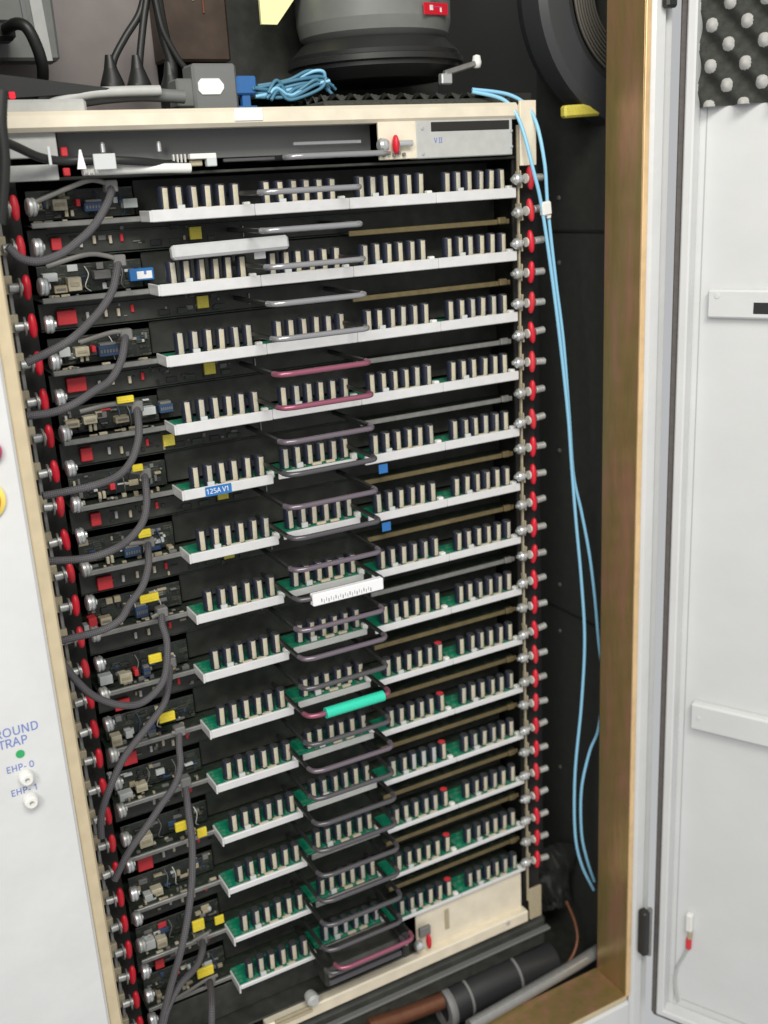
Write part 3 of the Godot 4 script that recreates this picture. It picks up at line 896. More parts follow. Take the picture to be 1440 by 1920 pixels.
func build_trays() -> void:
	# the service tray above the boards
	var t := thing("service_tray", "top service tray with dark panel, silver box and beige front plates", "tray", Vector3.ZERO)
	put(t, "dark_panel", box(0.360, 0.034, 0.003, 0.0006), "grey_plastic", Vector3(0.240, 0.0565, -0.040))
	put(t, "tray_floor", box(0.58, 0.003, 0.06), "black_plate", Vector3(0.33, 0.0255, -0.045))
	put(t, "beige_plate", box(0.0500, 0.0430, 0.004, 0.0008), "beige", Vector3(0.4350, 0.0505, -0.002))
	var b := put(t, "silver_box", box(0.1350, 0.0430, 0.020, 0.001), "light_grey", Vector3(0.5275, 0.0500, -0.010))
	put(b, "slot", box(0.1105, 0.0105, 0.002, 0.0004), "black_void", Vector3(0.0075, 0.0130, 0.0095))
	for q in [[-0.060, 0.012], [-0.060, -0.016], [0.0655, 0.006], [0.0655, -0.012]]:
		put(b, "screw_head", lathe([Vector2(0, 0), Vector2(0.0022, 0), Vector2(0.0018, 0.0012), Vector2(0, 0.0015)], 10), "silver", Vector3(q[0], q[1], 0.0101), Vector3(90, 0, 0))
	lettering(b, "V II", 0.0055, "ink_blue", Vector3(-0.0385, -0.002, 0.0103))
	var w := put(t, "latch_lever", lever_shape(0.0105, 0.0038, 0.005), "red", Vector3(0.4285, 0.0450, 0.006), Vector3(0, 0, 90))
	put(w, "spring_nut", lathe([Vector2(0, -0.006), Vector2(0.0065, -0.005), Vector2(0.0075, -0.002), Vector2(0.0075, 0.003), Vector2(0.005, 0.006), Vector2(0, 0.006)], 14), "silver", Vector3(0.0, 0.0165, 0))
	put(w, "spindle_pin", lathe([Vector2(0, -0.009), Vector2(0.0035, -0.009), Vector2(0.0035, 0.009), Vector2(0, 0.009)], 12), "silver", Vector3(0.001, -0.0125, 0))
	for k in 6:
		put(w, "contact", box(0.004, 0.003, 0.004, 0.0005), "grey_chip", Vector3(-0.011 + 0.002 * (k % 2), -0.012 + 0.0065 * k, -0.003))
	var h := handle(t, "bar_clear", 0.2850, 0.4080)
	h.position = Vector3(0, 0.036, -0.030)
	put(t, "inner_bar", box(0.085, 0.004, 0.004, 0.0008), "bar_clear", Vector3(0.3550, 0.0505, -0.020))
	put(t, "inner_bar", box(0.070, 0.0035, 0.004, 0.0008), "bar_grey", Vector3(0.2600, 0.0360, -0.010))
	put(t, "left_bracket", box(0.0510, 0.0270, 0.004, 0.0008), "light_grey", Vector3(0.0270, 0.0590, -0.010))
	put(t, "left_plate", box(0.0550, 0.0150, 0.006, 0.0008), "light_grey", Vector3(0.0215, 0.0315, -0.004))
	put(t, "red_stud", box(0.007, 0.009, 0.004, 0.001), "red_dull", Vector3(0.0615, 0.0510, -0.022))
	put(t, "red_stud", box(0.007, 0.008, 0.004, 0.001), "red_dull", Vector3(0.0605, 0.0315, -0.018))
	put(t, "knob", lathe([Vector2(0, 0), Vector2(0.0026, 0), Vector2(0.0026, 0.008), Vector2(0.0018, 0.010), Vector2(0, 0.0105)], 12), "silver", Vector3(0.1010, 0.0490, -0.022))
	put(t, "knob", lathe([Vector2(0, 0), Vector2(0.0026, 0), Vector2(0.0026, 0.008), Vector2(0.0018, 0.010), Vector2(0, 0.0105)], 12), "silver", Vector3(0.1600, 0.0480, -0.022))
	put(t, "white_connector", box(0.0290, 0.0055, 0.008, 0.0008), "white_plastic", Vector3(0.2000, 0.0410, -0.004))
	put(t, "white_connector", box(0.0110, 0.0090, 0.008, 0.0008), "white_chip", Vector3(0.2090, 0.0350, -0.004))
	put(t, "connector", box(0.0130, 0.0060, 0.006, 0.0008), "tan", Vector3(0.1935, 0.0345, -0.008))
	for k in 4:
		put(t, "contact", box(0.0018, 0.0085, 0.004, 0.0004), "bright_pin", Vector3(0.172 + 0.0042 * k, 0.0400, -0.015))
		put(t, "contact", box(0.0014, 0.0055, 0.003, 0.0003), "bright_pin", Vector3(0.0720 + 0.0048 * k, 0.0300, 0.0055))
	var wt := put(t, "white_rod", tube([Vector3(0.0722, 0.0309, 0.0000), Vector3(0.0962, 0.0304, 0.0000), Vector3(0.1403, 0.0301, 0.0000), Vector3(0.1841, 0.0288, 0.0000)], 0.0050, 1.0, 14, 4), "white_plastic")
	wt.position = Vector3(0.0, 0.001, 0.0)
	# the black lead that crosses the tray
	var tc := thing("tray_cable", "black cable with white tags crossing the left of the top tray", "cable")
	put(tc, "lead", tube([Vector3(-0.0124, 0.0601, 0.0600), Vector3(0.0043, 0.0547, 0.0400), Vector3(0.0287, 0.0453, 0.0200), Vector3(0.0531, 0.0413, 0.0100), Vector3(0.0792, 0.0414, 0.0100), Vector3(0.1218, 0.0387, 0.0100), Vector3(0.1723, 0.0334, -0.0100)], 0.0042, 1.0, 12, 8), "black_plastic")
	put(tc, "white_tag", prism([Vector2(-0.0052, -0.007), Vector2(0.0035, -0.007), Vector2(0.0005, 0.011), Vector2(-0.0012, 0.011)], 0.002), "paper", Vector3(0.0690, 0.0400, 0.0165))
	put(tc, "white_tag", box(0.0220, 0.0150, 0.003, 0.0005), "white_chip", Vector3(0.0915, 0.0390, 0.0155))
	put(tc, "white_tag", box(0.0028, 0.0170, 0.0015, 0.0003), "white_chip", Vector3(0.0375, 0.0460, 0.022))
	var lc := thing("black_lead", "thick black lead hanging at the left edge beside the beige rail", "cable")
	put(lc, "lead", tube([Vector3(-0.0058, 0.1005, 0.0700), Vector3(-0.0109, 0.0739, 0.0700), Vector3(-0.0131, 0.0423, 0.0700), Vector3(-0.0196, 0.0104, 0.0700), Vector3(-0.0255, -0.0126, 0.0700)], 0.0055, 1.0, 12, 8), "black_plastic")
	# the service tray below the boards
	var s := thing("service_tray", "bottom service tray with purple handle and beige front plate", "tray", Vector3(0, -1.026, 0))
	put(s, "beige_plate", box(0.187, 0.066, 0.004, 0.0008), "beige", Vector3(0.5040, -0.0170, -0.012))
	put(s, "dark_panel", box(0.36, 0.05, 0.003, 0.0006), "black_plate", Vector3(0.22, -0.018, -0.040))
	put(s, "tray_floor", box(0.40, 0.003, 0.05), "black_plate", Vector3(0.22, -0.047, -0.035))
	var bw := put(s, "latch_lever", lever_shape(0.0125, 0.0038, 0.005), "red", Vector3(0.4235, -0.027, 0.002), Vector3(0, 0, 90))
	put(bw, "spring_nut", lathe([Vector2(0, -0.006), Vector2(0.0065, -0.005), Vector2(0.0075, -0.002), Vector2(0.0075, 0.003), Vector2(0.005, 0.006), Vector2(0, 0.006)], 14), "silver", Vector3(0, 0.0165, 0))
	put(bw, "bracket_lug", box(0.016, 0.018, 0.006, 0.001), "grey_chip", Vector3(0.017, 0.004, -0.004))
	put(s, "clip", box(0.0065, 0.034, 0.002, 0.0004), "tan", Vector3(0.4620, -0.012, -0.0085))
	var hd := handle(s, "bar_purple", 0.2490, 0.3640)
	hd.position = Vector3(0, 0.053, 0.012)
	put(s, "lower_block", box(0.118, 0.030, 0.048, 0.004), "black_plate", Vector3(0.305, 0.010, 0.008))
	put(s, "lower_bar", box(0.112, 0.0055, 0.005, 0.001), "grey_edge", Vector3(0.305, 0.018, 0.034))
	put(s, "lower_bar", box(0.112, 0.0080, 0.005, 0.001), "bar_grey", Vector3(0.305, 0.006, 0.034))
	put(s, "bar_end", box(0.010, 0.042, 0.034, 0.003), "black_plastic", Vector3(0.3665, 0.018, 0.022))
	put(s, "end_screw", lathe([Vector2(0, 0), Vector2(0.003, 0), Vector2(0.0025, 0.002), Vector2(0, 0.002)], 10), "tan", Vector3(0.3665, 0.022, 0.039), Vector3(90, 0, 0))
	put(s, "knob", lathe([Vector2(0, 0), Vector2(0.0080, 0), Vector2(0.0092, 0.006), Vector2(0.0092, 0.014), Vector2(0.006, 0.017), Vector2(0, 0.017)], 18), "light_grey", Vector3(0.2330, -0.0330, -0.002), Vector3(90, 0, 0))
	put(s, "vent_rib", box(0.055, 0.003, 0.004, 0.0005), "tan", Vector3(0.205, -0.047, 0.004))
	put(s, "vent_rib", box(0.055, 0.003, 0.004, 0.0005), "tan", Vector3(0.205, -0.053, 0.005))

func build_cables() -> void:
	var notes := [
		"topmost braided cable, looping from the top board to the left",
		"second braided cable, from beside the blue label down to the left",
		"third braided cable, ending under a long flat ribbon at the third board",
		"braided cable below the uppermost yellow cable tag",
		"braided cable with a small yellow tag, beside the fifth board",
		"braided cable under a short grey ribbon at the sixth board",
		"braided cable that loops back up in a wide bend, middle of the left side",
		"braided cable that runs behind the wide bend and drops to the lower left",
		"braided cable hanging from the grey plug below the wide bend",
		"long straight braided cable hanging in the lower left",
		"short braided cable below the long straight one, bending left",
		"lowest braided cable, dropping straight out of the bottom"]
	for k in 12:
		cable(k, notes[k])
	for q in [[Vector3(0.1160, -0.7640, -0.020), "square yellow tag beside the long straight cable's plug"], [Vector3(0.1275, -0.9080, -0.030), "yellow tag half hidden behind the long straight cable"]]:
		var y := put(self, numbered("yellow_tag"), box(0.0125, 0.0125, 0.003, 0.0008), "yellow", q[0])
		tag(y, q[1], "tag", "loose yellow tags on the left")
	var looks := ["blue fibre cable, the left of the pair, unbroken all the way down", "blue fibre cable, the right of the pair, passing behind the bronze jamb"]
	for k in 2:
		var f := put(self, numbered("fibre_cable"), tube(FIBRES[k], 0.0023, 1.0, 10, 8), "fibre_blue")
		tag(f, looks[k], "cable", "pair of blue fibre cables")
	var clip := thing("cable_clip", "white clip holding the two blue fibre cables together", "clip", Vector3(0.6290, -0.0370, 0.0200))
	put(clip, "body", box(0.0140, 0.0170, 0.009, 0.002), "white_plastic", Vector3.ZERO, Vector3(0, 0, 6))
	put(clip, "tail", box(0.0060, 0.0050, 0.004, 0.001), "white_plastic", Vector3(0.0045, -0.0095, 0.0), Vector3(0, 0, 10))

func build_top() -> void:
	# what can be seen in the dark space above the cage
	var rp := put(self, numbered("rear_panel"), box(0.22, 0.40, 0.004), "taupe", Vector3(0.125, 0.28, -0.235))
	tag(rp, "taupe metal panel behind the power leads at the top left", "panel")
	var bp := put(self, numbered("brown_panel"), box(0.085, 0.26, 0.04, 0.003), "brown_panel", Vector3(0.275, 0.285, -0.215))
	tag(bp, "brown metal cover beside the black power leads at the top", "cover")
	for k in 3:
		put(bp, "bright_pin", box(0.0022, 0.06 + 0.015 * k, 0.002, 0.0004), "copper" if k == 2 else "tan", Vector3(-0.012 + 0.012 * k, -0.020 - 0.006 * k, 0.021))
	var pb := thing("outlet_box", "light grey outlet box with a black plug at the top left", "outlet", Vector3(0.052, 0.190, -0.165))
	put(pb, "case", box(0.095, 0.080, 0.040, 0.003), "motor_grey")
	put(pb, "white_stripe", box(0.013, 0.082, 0.002, 0.0004), "light_grey", Vector3(0.0300, 0, 0.0205), Vector3(0, 0, 3))
	put(pb, "dark_stripe", box(0.005, 0.050, 0.002, 0.0004), "grey_plastic", Vector3(0.0150, 0.018, 0.0205), Vector3(0, 0, 3))
	put(pb, "orange_lamp", box(0.006, 0.008, 0.003, 0.001), "copper", Vector3(-0.010, -0.010, 0.0205))
	var pc := thing("plug_lead", "black plug lead curving down from the outlet box", "cable")
	put(pc, "lead", tube([Vector3(0.0381, 0.1743, -0.1000), Vector3(0.0444, 0.1766, -0.0800), Vector3(0.0523, 0.1719, -0.0700), Vector3(0.0593, 0.1557, -0.0700), Vector3(0.0648, 0.1368, -0.0800), Vector3(0.0661, 0.1182, -0.1000)], 0.0060, 1.0, 12, 8), "black_plastic")
	put(pc, "plug", box(0.022, 0.020, 0.030, 0.004), "black_plastic", Vector3(0.0375, 0.1745, -0.120))
	var wd := thing("slim_device", "slim black device with a red light at the top left", "device", Vector3(0.050, 0.1105, -0.075))
	put(wd, "case", prism([Vector2(-0.060, -0.010), Vector2(0.065, -0.004), Vector2(0.072, 0.000), Vector2(-0.060, 0.0165)], 0.05), "black_plastic", Vector3(0, 0.002, 0.03))
	put(wd, "red_led", box(0.0055, 0.0062, 0.002, 0.0008), "led_red", Vector3(-0.0265, -0.0042, 0.0315))
	var gl := put(self, numbered("grey_case"), box(0.110, 0.014, 0.030, 0.003), "light_grey", Vector3(0.036, 0.0938, -0.038))
	tag(gl, "pale grey case under the slim black device", "case")
	for q in [[[Vector3(0.0512, 0.1080, -0.0600), Vector3(0.0825, 0.1015, -0.0600), Vector3(0.1217, 0.1051, -0.0600), Vector3(0.1618, 0.1068, -0.0600), Vector3(0.2058, 0.1041, -0.0600)], 0.0070, "grey_plastic", "thick grey cable lying on the beige rail"], [[Vector3(0.0550, 0.0935, -0.0500), Vector3(0.0694, 0.1008, -0.0500), Vector3(0.1029, 0.1076, -0.0500), Vector3(0.1365, 0.1093, -0.0500), Vector3(0.1766, 0.1099, -0.0500)], 0.0055, "light_grey", "pale grey cable curling over the thick grey one"]]:
		var g := put(self, numbered("grey_cable"), tube(q[0], q[1], 1.0, 12, 8), q[2])
		tag(g, q[3], "cable")
	var cords := [[Vector3(0.1516, 0.1252, -0.1400), Vector3(0.1559, 0.1489, -0.1400), Vector3(0.1724, 0.1736, -0.1400), Vector3(0.1919, 0.1984, -0.1400), Vector3(0.2035, 0.2283, -0.1400)], [Vector3(0.1805, 0.1245, -0.1350), Vector3(0.1841, 0.1484, -0.1350), Vector3(0.1910, 0.1786, -0.1350), Vector3(0.1967, 0.2004, -0.1350), Vector3(0.2049, 0.2275, -0.1350)], [Vector3(0.2159, 0.1170, -0.1300), Vector3(0.2192, 0.1451, -0.1300), Vector3(0.2138, 0.1728, -0.1300), Vector3(0.2110, 0.2000, -0.1300), Vector3(0.2094, 0.2268, -0.1300)]]
	var cl := ["black power lead, the left of three plugs in a row", "black power lead, the middle of three plugs in a row", "black power lead, the right of three plugs in a row"]
	for k in 3:
		var p := thing("power_lead", cl[k], "cable", Vector3.ZERO, "black power leads above the rail")
		put(p, "lead", tube(cords[k], 0.0042 if k < 2 else 0.0065, 1.0, 12, 8), "black_plastic")
		put(p, "boot", lathe([Vector2(0, -0.012), Vector2(0.0145, -0.012), Vector2(0.0135, -0.002), Vector2(0.0075, 0.014), Vector2(0.0045, 0.028), Vector2(0, 0.028)], 14), "black_plastic", cords[k][0] + Vector3(0, 0.002, 0))
	var c4 := put(self, numbered("thin_lead"), tube([Vector3(0.2400, 0.1356, -0.1200), Vector3(0.2299, 0.1412, -0.1200), Vector3(0.2194, 0.1578, -0.1200), Vector3(0.2097, 0.1796, -0.1200), Vector3(0.2054, 0.2091, -0.1200), Vector3(0.2049, 0.2250, -0.1200)], 0.0034, 1.0, 10, 8), "black_plastic")
	tag(c4, "thin black lead running down to the grey adapter", "cable")
	var ad := thing("adapter", "dark grey adapter with a white six sided label", "adapter", Vector3(0.2500, 0.1150, -0.095))
	put(ad, "case", box(0.052, 0.050, 0.035, 0.003), "grey_plastic")
	put(ad, "label", prism([Vector2(-0.0150, -0.004), Vector2(-0.0110, -0.0082), Vector2(0.0100, -0.0082), Vector2(0.0150, -0.002), Vector2(0.0150, 0.002), Vector2(0.0100, 0.0082), Vector2(-0.0110, 0.0082), Vector2(-0.0150, 0.004)], 0.001), "paper", Vector3(-0.006, 0.001, 0.0188))
	put(ad, "side_block", box(0.020, 0.030, 0.030, 0.002), "motor_grey", Vector3(-0.0340, -0.005, -0.002))
	var bc := thing("blue_plug", "blue square plug standing on the rail beside the adapter", "plug", Vector3(0.2870, 0.0960, -0.085))
	put(bc, "body", box(0.0240, 0.0200, 0.016, 0.002), "blue", Vector3(0, 0.021, 0))
	put(bc, "stem", box(0.0100, 0.0140, 0.010, 0.001), "blue", Vector3(-0.0005, 0.005, 0))
	put(bc, "foot", box(0.0230, 0.0050, 0.014, 0.001), "blue", Vector3(0, -0.003, 0))
	var bundle := [[Vector3(0.2968, 0.1088, -0.0800), Vector3(0.3249, 0.1142, -0.0800), Vector3(0.3593, 0.1236, -0.0800), Vector3(0.3834, 0.1253, -0.0800), Vector3(0.3917, 0.1165, -0.0800)], [Vector3(0.3005, 0.1131, -0.0850), Vector3(0.3343, 0.1203, -0.0850), Vector3(0.3688, 0.1287, -0.0850), Vector3(0.3904, 0.1228, -0.0850), Vector3(0.3954, 0.1140, -0.0850)], [Vector3(0.2989, 0.1043, -0.0750), Vector3(0.3288, 0.1074, -0.0750), Vector3(0.3494, 0.1135, -0.0750), Vector3(0.3769, 0.1173, -0.0750), Vector3(0.3867, 0.1103, -0.0750)], [Vector3(0.3064, 0.1021, -0.0700), Vector3(0.3241, 0.1160, -0.0700), Vector3(0.3362, 0.1034, -0.0700), Vector3(0.3676, 0.1157, -0.0700), Vector3(0.3815, 0.1185, -0.0700)]]
	var bn := ["blue fibre loop in the bundle, in the middle", "blue fibre loop in the bundle, the uppermost", "blue fibre loop in the bundle, the lowest", "blue fibre loop in the bundle, the most wavy one"]
	for k in 4:
		var f := put(self, numbered("fibre_loop"), tube(bundle[k], 0.0022, 1.0, 10, 8), "fibre_teal")
		for j in 3:
			var near := []
			for p in bundle[k]:
				near.append(p + Vector3(rng.randf_range(-0.005, 0.005), rng.randf_range(-0.006, 0.006), rng.randf_range(-0.004, 0.006)))
			put(f, "strand", tube(near, 0.0020, 1.0, 10, 8), ["fibre_teal", "fibre_blue", "fibre_teal"][j])
		tag(f, bn[k], "cable", "bundle of blue fibre loops beside the blue plug")
	var yp := put(self, numbered("yellow_plate"), prism([Vector2(-0.027, -0.025), Vector2(-0.007, -0.025), Vector2(0.034, 0.022), Vector2(0.034, 0.08), Vector2(-0.027, 0.08)], 0.004), "pale_yellow", Vector3(0.3600, 0.2130, -0.130))  # flat pale yellow plate
	tag(yp, "pale yellow plate above the blue fibre bundle", "card")
	# blower
	var m := thing("blower_motor", "grey blower motor with a red label, hanging at the top", "motor", Vector3(0.4870, 0.170, -0.140))
	put(m, "housing", lathe([Vector2(0, 0), Vector2(0.084, 0.0), Vector2(0.092, 0.006), Vector2(0.0955, 0.02), Vector2(0.0965, 0.16), Vector2(0.08, 0.17), Vector2(0, 0.17)], 48), "motor_grey")
	var base := put(m, "base", lathe([Vector2(0, -0.046), Vector2(0.085, -0.046), Vector2(0.104, -0.034), Vector2(0.106, -0.016), Vector2(0.090, -0.001), Vector2(0, -0.001)], 40), "black_plastic")
	put(base, "base_ring", lathe([Vector2(0.104, -0.030), Vector2(0.110, -0.028), Vector2(0.110, -0.022), Vector2(0.104, -0.020)], 40), "black_plastic")
	var lab := put(m, "red_label", box(0.046, 0.0130, 0.0012, 0.0003), "red", Vector3(0.0355, 0.0265, 0.0905), Vector3(0, 21, 3))
	put(lab, "print", box(0.020, 0.0016, 0.0005, 0.0001), "pink", Vector3(0.001, 0.002, 0.0007))
	put(lab, "print", box(0.006, 0.0055, 0.0005, 0.0001), "white_plastic", Vector3(-0.009, 0.001, 0.0007))
	put(lab, "print", box(0.003, 0.0050, 0.0005, 0.0001), "white_plastic", Vector3(0.009, -0.001, 0.0007))
	lettering(m, "031", 0.0085, "ink_grey", Vector3(0.0350, 0.0400, 0.0915), Vector3(0, 21, 3))
	var fo := thing("foam_block", "dark foam strip lying on top of the card cage", "foam", Vector3(0.355, 0.090, -0.11))
	put(fo, "block", box(0.255, 0.010, 0.10, 0.003), "foam", Vector3(0.1275, 0.0, 0.04))
	put(fo, "bumps", egg_crate(0.252, 0.095, 0.022, 0.022, 0.009, 0.0, 0.002), "foam", Vector3(0.0015, 0.004, 0.086), Vector3(-90, 0, 0))
	var lv := thing("lever", "silver lever with a white tip in front of the blower base", "lever", Vector3(0.530, 0.1190, -0.045))
	put(lv, "arm", box(0.048, 0.0065, 0.008, 0.002), "grey_edge", Vector3(0.022, 0.012, 0), Vector3(0, 0, 14))
	put(lv, "tip", lathe([Vector2(0, -0.0065), Vector2(0.0045, -0.0055), Vector2(0.006, 0), Vector2(0.0045, 0.008), Vector2(0, 0.0095)], 14, true), "white_plastic", Vector3(0.0455, 0.0180, 0))
	put(lv, "pivot", box(0.0150, 0.0125, 0.010, 0.0015), "silver", Vector3(0.000, 0.000, 0))
	# flexible duct: a black cuff with a bellows inside
	var du := thing("flexible_duct", "black ribbed flexible duct at the top right", "duct", Vector3(0.812, 0.222, -0.020))
	put(du, "cuff", cut_at(lathe([Vector2(0.114, -0.05), Vector2(0.158, -0.05), Vector2(0.166, -0.03), Vector2(0.166, 0.004), Vector2(0.158, 0.012), Vector2(0.128, 0.014), Vector2(0.118, 0.008), Vector2(0.114, -0.05)], 72), -0.046), "duct_black", Vector3.ZERO, Vector3(90, 0, 0))
	var prof := []
	for k in 40:
		prof.append(Vector2(0.116 - k * 0.0012 + (0.0030 if k % 2 == 0 else 0.0), 0.004 - k * 0.0030))
	put(du, "bellows", cut_at(lathe(prof, 72), -0.046), "duct_black", Vector3.ZERO, Vector3(90, 0, 0))
	for k in 8:
		var r := 0.1120 - k * 0.0060
		put(du, "bellows_ring", cut_at(lathe([Vector2(r + 0.0010, -0.001), Vector2(r + 0.0010, 0.001), Vector2(r - 0.0010, 0.0016), Vector2(r - 0.0010, -0.0016), Vector2(r + 0.0010, -0.001)], 72), -0.046), "duct_rib", Vector3(0, 0, 0.006 - k * 0.0024), Vector3(90, 0, 0))
	var yb := put(self, numbered("yellow_bar"), box(0.085, 0.0150, 0.012, 0.003), "yellow_dim", Vector3(0.729, 0.0785, -0.020), Vector3(0, 0, 2))
	tag(yb, "dull yellow bar under the flexible duct", "bar")
	var ud := put(self, numbered("upper_plenum"), box(0.33, 0.30, 0.03, 0.003), "black_plate", Vector3(0.47, 0.265, -0.245))
	tag(ud, "dark plenum panel behind the blower motor", "panel")

func build_bottom() -> void:
	var dl := put(self, numbered("lower_duct"), box(0.66, 0.055, 0.06, 0.006), "black_plate", Vector3(0.32, -1.145, -0.045))
	tag(dl, "dark square duct running under the card cage", "duct")
	put(dl, "duct_lip", box(0.66, 0.004, 0.010, 0.001), "grey_plastic", Vector3(0, 0.010, 0.034))
	var cb := put(self, numbered("copper_pipe"), tube([Vector3(0.3219, -1.1663, -0.0100), Vector3(0.3842, -1.1753, -0.0100), Vector3(0.4474, -1.1809, -0.0100)], 0.0125, 1.0, 14, 6), "copper")
	tag(cb, "copper pipe below the square duct at the bottom", "pipe")
	var ho := thing("black_hose", "thick black hose with seam bands at the bottom right", "hose")
	var hp := [Vector3(0.6576, -1.2107, -0.0200), Vector3(0.5840, -1.2035, -0.0200), Vector3(0.5232, -1.2022, -0.0200), Vector3(0.4592, -1.2066, -0.0200)]
	put(ho, "hose", tube(hp, 0.030, 1.0, 28, 6), "hose_black")
	for k in 2:
		var a: Vector3 = hp[2] if k == 1 else hp[1]
		var bnd := put(ho, "band", lathe([Vector2(0.0301, -0.0022), Vector2(0.0312, -0.0018), Vector2(0.0312, 0.0018), Vector2(0.0301, 0.0022)], 32), "seam", a + Vector3(-0.03 * k, 0, 0), Vector3(0, 0, 91))
		bnd.name = "band" if k == 0 else "band_001"
	put(ho, "white_end", lathe([Vector2(0.020, -0.006), Vector2(0.031, -0.006), Vector2(0.0325, 0.0), Vector2(0.031, 0.006), Vector2(0.020, 0.006)], 28), "seam", hp[3], Vector3(0, 0, 88))
	var cw := put(self, numbered("copper_wire"), tube([Vector3(0.7238, -1.1518, -0.0600), Vector3(0.7178, -1.1712, -0.0300), Vector3(0.7062, -1.1889, -0.0100), Vector3(0.6831, -1.2078, 0.0000), Vector3(0.6476, -1.2227, 0.0000), Vector3(0.6002, -1.2313, 0.0000), Vector3(0.5571, -1.2313, 0.0100), Vector3(0.5297, -1.2424, 0.0200)], 0.0030, 1.0, 10, 8), "copper")
	tag(cw, "brown wire curving over the thick black hose", "wire")
	var co := put(self, numbered("conduit"), tube([Vector3(0.7258, -1.1807, 0.0300), Vector3(0.6680, -1.1834, 0.0350), Vector3(0.6019, -1.1840, 0.0400), Vector3(0.5382, -1.1843, 0.0450), Vector3(0.4581, -1.1856, 0.0500)], 0.0098, 1.0, 16, 8), "conduit_metal")
	tag(co, "silver grey conduit lying on the bronze sill", "conduit")
	# crumpled dark film in the corner
	var rows := []
	var norms := []
	var uvs := []
	for i in 13:
		var row := []
		var nr := []
		var ur := []
		for j in 11:
			var u := i / 12.0
			var v := j / 10.0
			var swell := sin(u * PI) * sin(v * PI)
			row.append(Vector3(0.068 * u + 0.006 * sin(v * 9.0), -0.125 * v, 0.035 * swell + rng.randf_range(-0.007, 0.007)))
			nr.append(Vector3(rng.randf_range(-0.5, 0.5), rng.randf_range(-0.5, 0.5), 1).normalized())
			ur.append(Vector2(u, v))
		rows.append(row)
		norms.append(nr)
		uvs.append(ur)
	var bag := put(self, numbered("plastic_film"), grid_mesh(rows, norms, uvs), "bag", Vector3(0.690, -1.050, -0.090), Vector3(0, -12, -8))
	tag(bag, "crumpled dark plastic film in the lower right corner", "plastic film")
	var fl := put(self, numbered("cabinet_floor"), box(0.84, 0.004, 0.34), "black_plate", Vector3(0.36, -1.262, -0.10))
	fl.set_meta("kind", "structure")

